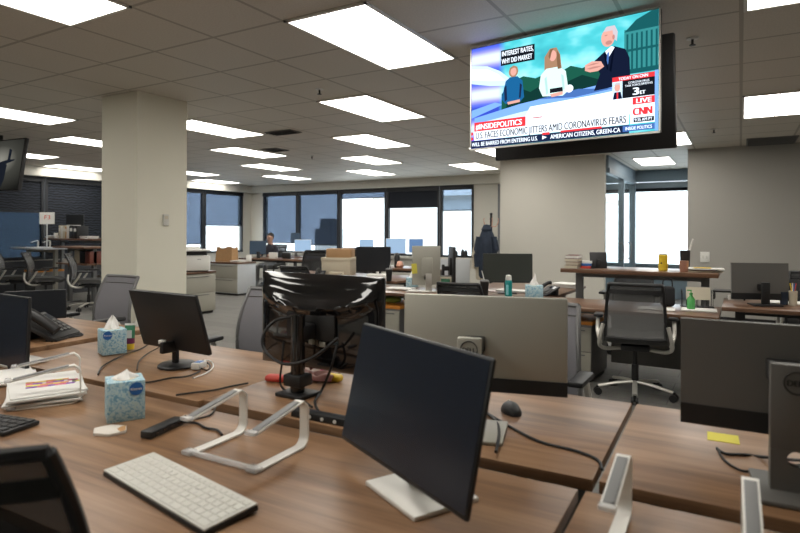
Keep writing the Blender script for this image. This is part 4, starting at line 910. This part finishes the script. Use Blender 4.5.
# far right desk clutter
q = aty(704 + 24, 300, 5.2)
cup('small_tub', 'small white tub beside the foot of the far dark monitor', 'tub', (aty(731, 297, 5.5).x, 5.55, .80), [(.022, 0), (.025, .04)], 'white')
for k, (x, m, h, lab) in enumerate(((784, 'navy', .10, 'dark blue cup on the far desk beside the dark monitor'), (793, 'carton', .11, 'pale pencil cup at the picture edge on the far desk'))):
    o = cup('pen_cup', lab, 'cup', (aty(x, 300, 5.4).x, 5.4, .80), [(.026, 0), (.03, h)], m)
    if k:
        for a in range(4): MB().cyl((0, 0, .05), (.02 * math.cos(a * 1.7), .02 * math.sin(a * 1.7), .17), .004).build('pencil', M[('red', 'white', 'yellow', 'blue')[a]], o)
tag(MB().bx(-.16, .16, -.1, .1, 0, .008, bev=.002).build('notepad', M['paper']), 'white notepad behind the foot of the far dark monitor', 'notepad', None, (aty(785, 300, 5.5).x, 5.55, .80))
sh_ = thing('laptop_riser', 'dark thin riser shelf beside the far dark monitor', 'riser', (aty(729, 296, 5.5).x + .0, 5.62, .80), 0); MB().bx(-.12, .12, -.09, .09, .06, .075).build('shelf', M['black'], sh_, False)
for s in (-1, 1): MB().bx(s * .11 - .006, s * .11 + .006, -.08, .08, 0, .06).build('leg', M['black'], sh_, False)
# wall plates
sw = thing('light_switch', 'white light switch plate on the grey office wall', 'light switch', aty(705, 257, YC) + Vector((0, 0, 0)), 0); MB().box((0, -.006, 0), (.13, .012, .16), bev=.003).build('plate', M['white'], sw)
for s in (-1, 1): MB().box((s * .025, -.014, 0), (.02, .006, .045), bev=.002).build('rocker', M['key'], sw)
cw = thing('thermostat', 'cream thermostat on the beige column', 'thermostat', (-4.81, 3.36 + .26, 1.36 + .06), 0)
q = ray(165, 220); tt = -4.81 / q.x; cw.location = q * tt + Vector((0, 0, EYE)); MB().box((.011, 0, 0), (.022, .062, .11), bev=.006).build('housing', M['key'], cw); MB().box((.0225, 0, .025), (.002, .04, .03)).build('display', M['cream'], cw, False)
# coat rack
cr = thing('coat_rack', 'black coat rack in the corner by the beige wall', 'coat rack', (-3.78, 9.56, 0)); MB().cyl((0, 0, .03), (0, 0, 1.66), .022).lathe([(.022, 1.66), (.03, 1.68), (.0, 1.70)]).build('pole', M['black'], cr)
for k in range(4):
    a = R(90 * k + 30); d = Vector((math.cos(a), math.sin(a), 0)); MB().tube([d * .02 + Vector((0, 0, 1.45)), d * .09 + Vector((0, 0, 1.46)), d * .13 + Vector((0, 0, 1.55)), d * .12 + Vector((0, 0, 1.60))], .008).build('hook', M['copper'], cr); MB().tube([d * .02 + Vector((0, 0, .12)), d * .28 + Vector((0, 0, .015))], .016, smooth=0).build('foot', M['black'], cr)
def coat(name, label, loc, w, z1, z0, m, seed, rz):
    o = thing(name, label, 'coat', loc, rz); r = random.Random(seed); ph = [r.uniform(0, 6) for _ in range(4)]
    def f(u, v):
        a = u * 2 * PI; z = z1 + (z0 - z1) * v; rad = w * (.35 + .65 * min(1, v * 3.2)) * (1 - .25 * v) if v < .999 else w * .6
        rad *= 1 + .16 * math.sin(5 * a + ph[0] + v * 2) + .08 * math.sin(9 * a + ph[1] - v * 3)
        return Vector((rad * math.cos(a) + .03 * v * math.sin(ph[2]), rad * .6 * math.sin(a), z))
    MB().grid(f, 40, 18).build('body', M[m], o)
    for s in (-1, 1): MB().tube([(s * w * .75, -.02, z1 - .16), (s * w * .98, -.03, (z1 + z0) / 2 + .05), (s * w * .9, -.02, z0 + .2)], w * .3, n=12).build('sleeve', M[m], o)
    MB().lathe([(w * .45, z1 - .08), (w * .55, z1 - .03), (w * .3, z1 + .05), (.0, z1 + .06)], (0, .02, 0), 18).build('hood', M[m], o)
coat('hanging_jacket', 'dark navy hooded jacket hanging on the coat rack', (-3.80, 9.40, 0), .17, 1.43, .55, 'navy', 4, R(20))
coat('hanging_scarf_coat', 'pale grey coat hanging behind the navy jacket', (-3.98, 9.60, 0), .13, 1.25, .5, 'carton', 9, R(20))

# ------------------------------------------------------------------ deep background, window side
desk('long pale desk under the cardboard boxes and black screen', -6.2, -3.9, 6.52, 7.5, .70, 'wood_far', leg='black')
monitor('black screen standing in front of the bright window', (-4.72, 7.22, .70), R(27), .52, .37, .245, 0, th=.02, off=.07, base=(.22, .18), col=(.06, .03), col_mat='black', face='screen_off')
bx1 = thing('archive_box', 'pale archive box under the brown cardboard box', 'box', (-5.28, 7.12, .70), R(20)); MB().bx(-.22, .22, -.18, .18, 0, .25, bev=.004).build('box', M['carton'], bx1); MB().bx(-.228, .228, -.188, .188, .21, .262, bev=.004).build('lid', M['carton'], bx1)
bx2 = thing('cardboard_box', 'brown cardboard box on top of the pale archive box', 'box', (-5.25, 7.12, .962), R(24)); MB().bx(-.19, .19, -.15, .15, 0, .13, bev=.004).build('box', M['cardboard'], bx2); MB().bx(-.192, .192, -.02, .02, .13, .1315).build('packing_tape', M['cork'], bx2, False)
phone('black phone before the pale archive box', (-5.38, 6.80, .70), R(20), .7); pile('card_stack', 'cream card propped by the archive box', 'papers', (-5.10, 6.82, .70), R(20), 5, .2, .12, 40, 'cream', th=.012)
cup('drink_cup', 'black cup with a straw at the end of the pale desk', 'cup', at(389, 281, .70), [(.035, 0), (.045, .15)], 'black', 'steel', .03)
pile('paper_stack', 'paper stack on the pale desk beside the black cup', 'papers', at(378, 277.5, .70), R(20), 4, .3, .22, 41, th=.012)
# cabinets by the column
cabinet('putty lateral file cabinet under the printer beside the column', (-7.78, 6.22, 0), R(90), .98, .5, .66, 2, 'cab', 'wood_far')
cabinet('putty file cabinet with pale side panel under the brown paper bag', (-9.47, 8.90, 0), R(0), .90, .52, .66, 2, 'cab', 'wood_far', 'cab_side')
pr = thing('laser_printer', 'white laser printer with paper tray on the file cabinet', 'printer', (-7.70, 6.46, .695), R(58))
MB().bx(-.20, .20, -.19, .19, .01, .26, bev=.03).build('body', M['white'], pr); MB().bx(-.22, -.205, -.15, .17, .02, .24).bx(-.17, .17, -.15, .15, 0, .012).bx(-.16, .16, -.10, .12, .26, .33).build('black_panel', M['black'], pr, False)
MB().box((-.02, -.02, .345), (.44, .40, .03), (0, R(0), 0), bev=.008).build('scanner_lid', M['white'], pr); MB().bx(-.17, .05, -.1, .1, .36, .40, bev=.008).build('control_panel', M['white'], pr); MB().box((.02, -.1935, .2), (.06, .003, .008)).build('printed_mark', M['steel'], pr, False)
bg = thing('paper_bag', 'brown paper bag on the file cabinet below the bright window', 'bag', (-9.56, 8.84, .695), R(10))
def bgf(u, v):
    a = u * 2 * PI; cx = max(-1, min(1, 1.5 * math.cos(a))); cy = max(-1, min(1, 1.5 * math.sin(a))); return Vector((.21 * cx * (1 + .06 * v * math.sin(3 * a)), .12 * cy * (1 - .3 * v), .30 * v + .0 * v + .02 * v * math.sin(5 * a)))
MB().grid(bgf, 40, 8).bx(-.2, .2, -.11, .11, 0, .004).build('bag', M['bag'], bg)
for s in (-1, 1): MB().tube([(-.06, .07 * s, .28), (-.04, .07 * s, .36), (.04, .07 * s, .36), (.06, .07 * s, .28)], .005).build('handle', M['bag'], bg)
pile('paper_stack', 'white papers on the file cabinet in front of the paper bag', 'papers', (-9.17, 8.80, .695), R(-8), 5, .28, .2, 44, th=.007)
tag(MB().box((0, 0, .09), (.26, .2, .18), bev=.02).build('tote', M['carton']), 'pale tote between the printer and the brown paper bag', 'bag', None, (-9.86, 9.04, .695))
tag(MB().lathe([(.05, 0), (.06, .01), (.055, .13), (.04, .15)]).build('jar', M['white']), 'white jar among the papers beside the paper bag', 'jar', None, (-9.12, 9.05, .695))
# desk of the seated person
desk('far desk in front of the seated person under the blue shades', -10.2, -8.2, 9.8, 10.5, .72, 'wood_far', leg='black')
monitor('dark blue monitor beside the seated person', (-10.0, 10.22, .72), R(35), .39, .33, .235, 0, face='blue_screen', col_mat='steel', th=.02)
def person():
    o = thing('person', 'person with dark hair in a dark shirt seated behind the far desk', 'person', (-10.22, 10.92, 0), R(190))
    me = bpy.data.meshes.new('body'); bm = bmesh.new()
    V = {}; rad = {}
    def v(n, co, r): V[n] = bm.verts.new(co); rad[n] = r
    v('pelvis', (0, 0, .52), .13); v('belly', (0, .02, .68), .125); v('chest', (0, .03, .86), .14); v('neck', (0, .04, 1.04), .055); v('jaw', (0, .06, 1.10), .065); v('head', (0, .07, 1.19), .095); v('crown', (0, .055, 1.26), .07)
    for s, k in ((-1, 'l'), (1, 'r')):
        v('sh' + k, (s * .17, .03, .96), .06); v('el' + k, (s * .23, .10, .74), .045); v('wr' + k, (s * .16, .32, .76), .03); v('ha' + k, (s * .14, .40, .755), .028)
        v('hip' + k, (s * .09, .06, .50), .09); v('kn' + k, (s * .11, .44, .50), .065); v('an' + k, (s * .11, .44, .09), .04); v('to' + k, (s * .11, .58, .04), .035)
    E_ = [('pelvis', 'belly'), ('belly', 'chest'), ('chest', 'neck'), ('neck', 'jaw'), ('jaw', 'head'), ('head', 'crown')]
    for k in 'lr': E_ += [('chest', 'sh' + k), ('sh' + k, 'el' + k), ('el' + k, 'wr' + k), ('wr' + k, 'ha' + k), ('pelvis', 'hip' + k), ('hip' + k, 'kn' + k), ('kn' + k, 'an' + k), ('an' + k, 'to' + k)]
    for a, b_ in E_: bm.edges.new((V[a], V[b_]))
    names = list(V); bm.verts.index_update(); bm.to_mesh(me); bm.free()
    t = bpy.data.objects.new('tmp', me); C.objects.link(t); m1 = t.modifiers.new('s', 'SKIN'); m2 = t.modifiers.new('d', 'SUBSURF'); m2.levels = 2
    if not me.skin_vertices: pass
    for i, n in enumerate(names):
        sv = me.skin_vertices[0].data[i]; sv.radius = (rad[n], rad[n] * (.8 if n in ('chest', 'belly', 'pelvis') else 1)); sv.use_root = (n == 'pelvis')
    bpy.context.view_layer.update(); dg = bpy.context.evaluated_depsgraph_get(); nm = bpy.data.meshes.new_from_object(t.evaluated_get(dg)); bpy.data.objects.remove(t)
    nm.materials.clear()
    for m in (M['skin'], M['shirt'], M['steel']): nm.materials.append(m)
    for p in nm.polygons:
        p.use_smooth = True; c = p.center
        p.material_index = 1 if (.62 < c.z < 1.02 and c.y < .2) else (2 if c.z <= .62 else 0)
    bo = bpy.data.objects.new('body', nm); C.objects.link(bo); bo.parent = o
    def hf(u, v):
        a = u * 2 * PI; q = -.25 * PI + v * .75 * PI
        return Vector((.098 * math.cos(a) * math.cos(q), .045 + .10 * math.sin(a) * math.cos(q) - (.02 if math.sin(a) > 0 else 0), 1.215 + .10 * math.sin(q) + (.05 if math.sin(a) > .2 and v < .4 else 0)))
    MB().grid(hf, 24, 10).build('hair', M['hair'], o)
    for s in (-1, 1): MB().lathe([(.0, -.012), (.012, 0), (.0, .012)], (s * .034, .155, 1.195), 10).build('eye', M['black'], o)
    MB().tube([(0, .15, 1.20), (0, .185, 1.165), (0, .155, 1.15)], .012, n=8).build('nose', M['skin'], o); MB().tube([(-.025, .145, 1.12), (0, .155, 1.117), (.025, .145, 1.12)], .006, n=6).build('mouth', M['redbrown'], o)
person()
dup(blk, (-10.22, 11.0, 0), R(190), 'dark chair under the seated person')
monitor('pale blue lit screen turned toward the seated person', (-8.42, 10.0, .72), R(25), .38, .27, .31, R(0), face='sky_screen', back='white', th=.02, col_mat='alu')
mm_ = monitor('small grey display on an arm behind the pale blue screen', (-9.62, 11.15, .72), R(40), .24, .26, .46, 0, face='blue_screen', col_mat='steel', th=.02)
desk('far white desk below the blue shades behind the person', -9.75, -7.0, 10.8, 11.5, .72, 'wood_far', leg='black')
monitor('wide grey display behind the black screen, on the far desk by the window', (-7.38, 11.0, .72), R(33), .32, .25, .33, 0, face='sky_screen', back='alu', col_mat='alu', th=.02)
desk('far desk before the bright windows with bottles and toys', -6.1, -4.35, 8.55, 9.25, .72, 'wood_far', leg='black')
monitor('pale lit computer display seen just past the black screen', (-5.40, 9.0, .72), R(30), .36, .28, .37, 0, face='sky_screen', back='alu', col_mat='alu', th=.02, name='desktop_computer')
monitor('blue lit display before the bright window beside the silver upright computer', (-4.95, 8.95, .72), R(28), .25, .25, .385, 0, face='lit_blue', back='alu', col_mat='alu', th=.02)
for k, (x, m, h, lab) in enumerate(((-5.22, 'black', .24, 'black bottle on the far desk before the bright windows, beside the toys'), (-4.75, 'black', .26, 'black flask beneath the blue lit display'))):
    cup('flask', lab, 'bottle', (x, 8.75, .72), [(.045, 0), (.05, .01), (.05, h - .05), (.03, h)], m, 'steel')
for k, (x, m, lab) in enumerate(((-5.42, 'red', 'red toy on the far desk before the bright windows'), (-5.12, 'copper', 'tan toy between the two black flasks'), (-5.52, 'green', 'green plant pot on the far desk'))):
    tag(MB().lathe([(.05, 0), (.07, .04), (.05, .10), (.03, .12)]).build('desk_toy', M[m]), lab, 'toy', None, (x, 8.68, .72))
for k, x in enumerate((-9.3, -9.0, -9.1)): tag(MB().box((0, 0, .07), (.2, .05, .14), bev=.004).build('desk_organizer', M[('white', 'black', 'cab_side')[k]]), ['white organizer on the desk of the seated person', 'black organizer on the desk of the seated person', 'grey organizer behind the white one by the seated person'][k], 'organizer', None, (x, 10.0 + .12 * k, .72), R(20))
cup('tumbler', 'dark tumbler in front of the dark blue monitor', 'tumbler', (-9.72, 9.95, .72), [(.04, 0), (.045, .15)], 'black')
# cubicle screen by the window and things on the sill
gp = thing('privacy_panel', 'pale grey freestanding panel under the window by the coat rack', 'panel', (-4.66, 9.9, 0), R(25)); MB().bx(-.30, .30, -.02, .02, .05, .84, bev=.004).build('panel', M['cab_side'], gp)
for s in (-1, 1): MB().bx(s * .25 - .03, s * .25 + .03, -.18, .18, 0, .05, bev=.004).build('foot', M['steel'], gp)
for k, (x, h) in enumerate(((-5.75, .16), (-5.58, .2), (-5.50, .18))): cup('sill_bottle', ['small dark bottle on the window sill, alone', 'taller dark bottle on the window sill', 'dark bottle next to the taller one on the sill'][k], 'bottle', (x, YF - .06, SILL), [(.04, 0), (.045, h * .7), (.02, h)], 'black')
struct('trim_3', MB().bx(-11.93, -5.33, YF - .14, YF - .021, SILL - .05, SILL), M['wall'])

# ------------------------------------------------------------------ deep background, dark blinds side
desk('pale grey standing desk in the dark area under the blue window strip', -12.3, -11.1, 5.85, 6.4, 1.02, 'cab_side', leg='cab')
desk('raised brown standing desk with the row of binders', -12.3, -10.6, 6.47, 7.1, 1.19, 'wood_far', leg='steel')
dkc = desk('raised brown standing desk next to the column side', -10.95, -9.95, 5.92, 6.44, 1.06, 'wood_far', leg='steel')
MB().bx(-.49, .49, -.2, .24, .73, .755).build('lower_shelf', M['wood_far'], dkc, False)
sgn = thing('sign_stand', 'white paper sign with red marks on a thin post', 'sign', (-11.25, 5.98, 1.02), R(31)); MB().cyl((0, 0, .01), (0, 0, .46), .012).cyl((0, 0, 0), (0, 0, .012), .08).build('post', M['cab_side'], sgn); MB().bx(-.14, .14, -.006, .006, .45, .67).build('paper', M['paper'], sgn, False); text('sign_text', 'F3', .11, (-.055, -.0075, .54), (PI / 2, 0, 0), M['red'], sgn, width=.11)
lsf = dup(ls, (-11.65, 6.08, 1.02), R(30), 'grey laptop stand on the pale standing desk in the dark area')
wb = -11.98
for k, (m, h, w_) in enumerate((('carton', .26, .065), ('paper', .25, .08), ('cream', .26, .08), ('cork', .24, .045), ('paper', .27, .09), ('black', .26, .14), ('black', .25, .13))):
    o = thing('binder', ['carton coloured binder first in the row on the raised desk', 'white binder second in the row on the raised desk', 'cream binder third in the row on the raised desk', 'thin tan binder in the row on the raised desk', 'wide white binder beside the black binders', 'wide black binder next to the white ones on the raised desk', 'last black binder of the row on the raised desk'][k], 'binder', (wb + w_ / 2, 6.72, 1.19), 0, 'binders on the raised desk')
    MB().bx(-w_ / 2 + .001, w_ / 2 - .001, -.12, .12, 0, h, bev=.003).build('cover', M[m], o); MB().bx(-w_ * .3, w_ * .3, -.122, -.1195, h * .55, h * .8).build('spine_label', M['white'], o, False); wb += w_ + .002
pile('paper_stack', 'white papers at the end of the raised desk by the sign', 'papers', (-12.12, 6.62, 1.19), R(5), 6, .26, .25, 50, th=.009); pile('paper_stack', 'white folded papers on the raised desk beside the binders', 'papers', (-11.05, 6.68, 1.19), R(-8), 5, .3, .22, 51, th=.01)
cup('paper_cup', 'white paper cup on the raised desk by the binders', 'cup', (-11.95, 6.53, 1.19), [(.03, 0), (.042, .11)], 'white')
monitor('tall dark monitor back against the dark blinds', (-12.0, 6.95, 1.19), R(40), .34, .42, .28, 0, col_mat='black', th=.025)
for k, (x, m, h) in enumerate(((-10.45, 'carton', .24), (-10.28, 'black', .23), (-10.11, 'redbrown', .22))): tag(MB().bx(-.075, .075, -.12, .12, 0, h, bev=.004).build('box_file', M[m]), ['tan box file under the raised desk near the column', 'black box file under the raised desk near the column', 'brown box file under the raised desk near the column'][k], 'box file', None, (x, 6.2, .755))
pile('paper_stack', 'papers on the low desk near the column', 'papers', (-10.72, 6.2, .755), R(12), 6, .30, .22, 52, th=.012)
cabinet('small dark pedestal with orange pad beside the beige column', (-9.2, 6.45, 0), R(0), .4, .5, .56, 2, 'steel', 'orange', 'steel')
cabinet('small dark pedestal with orange pad behind the nearest chair of the dark row', (-11.55, 6.1, 0), R(0), .4, .5, .56, 2, 'steel', 'orange', 'steel')
cabinet('small grey pedestal under the chairs in the dark area', (-10.4, 6.75, 0), R(5), .4, .45, .5, 2, 'steel', None, 'steel')
tag(MB().bx(-.35, .35, -.01, .01, 0, .09).build('white_strip_panel', M['paper']), 'white strip panel under the pale standing desk', 'panel', None, (-11.3, 6.62, .86)) if False else None

# ------------------------------------------------------------------ light, sky, camera
w = bpy.data.worlds.new('overcast_sky'); SC.world = w; w.use_nodes = True
bgn = w.node_tree.nodes['Background']; bgn.inputs[0].default_value = (.90, .95, 1.0, 1); bgn.inputs[1].default_value = 3.0
cd = bpy.data.cameras.new('camera'); cam = bpy.data.objects.new('camera', cd); C.objects.link(cam); SC.camera = cam
cd.sensor_width = 36; cd.lens = FPX / 800 * 36; cam.location = (0, 0, EYE); cam.rotation_mode = 'XYZ'
cam.rotation_euler = (Matrix.Rotation(YAW, 3, 'Z') @ Matrix.Rotation(PI / 2, 3, 'X') @ Matrix.Rotation(ROLL, 3, 'Z')).to_euler()
cd.shift_y = -(266.5 - HORIZON) / 800
cd.clip_start = .02; cd.dof.use_dof = True; cd.dof.focus_distance = 3.8; cd.dof.aperture_fstop = 3.2
vs = SC.view_settings; vs.view_transform = 'Standard'; vs.look = 'None'; vs.gamma = 1; vs.use_curve_mapping = False; vs.exposure = .5
try: SC.cycles.use_light_tree = True; SC.cycles.max_bounces = 8; SC.cycles.transparent_max_bounces = 12; SC.cycles.sample_clamp_indirect = 4
except Exception: pass
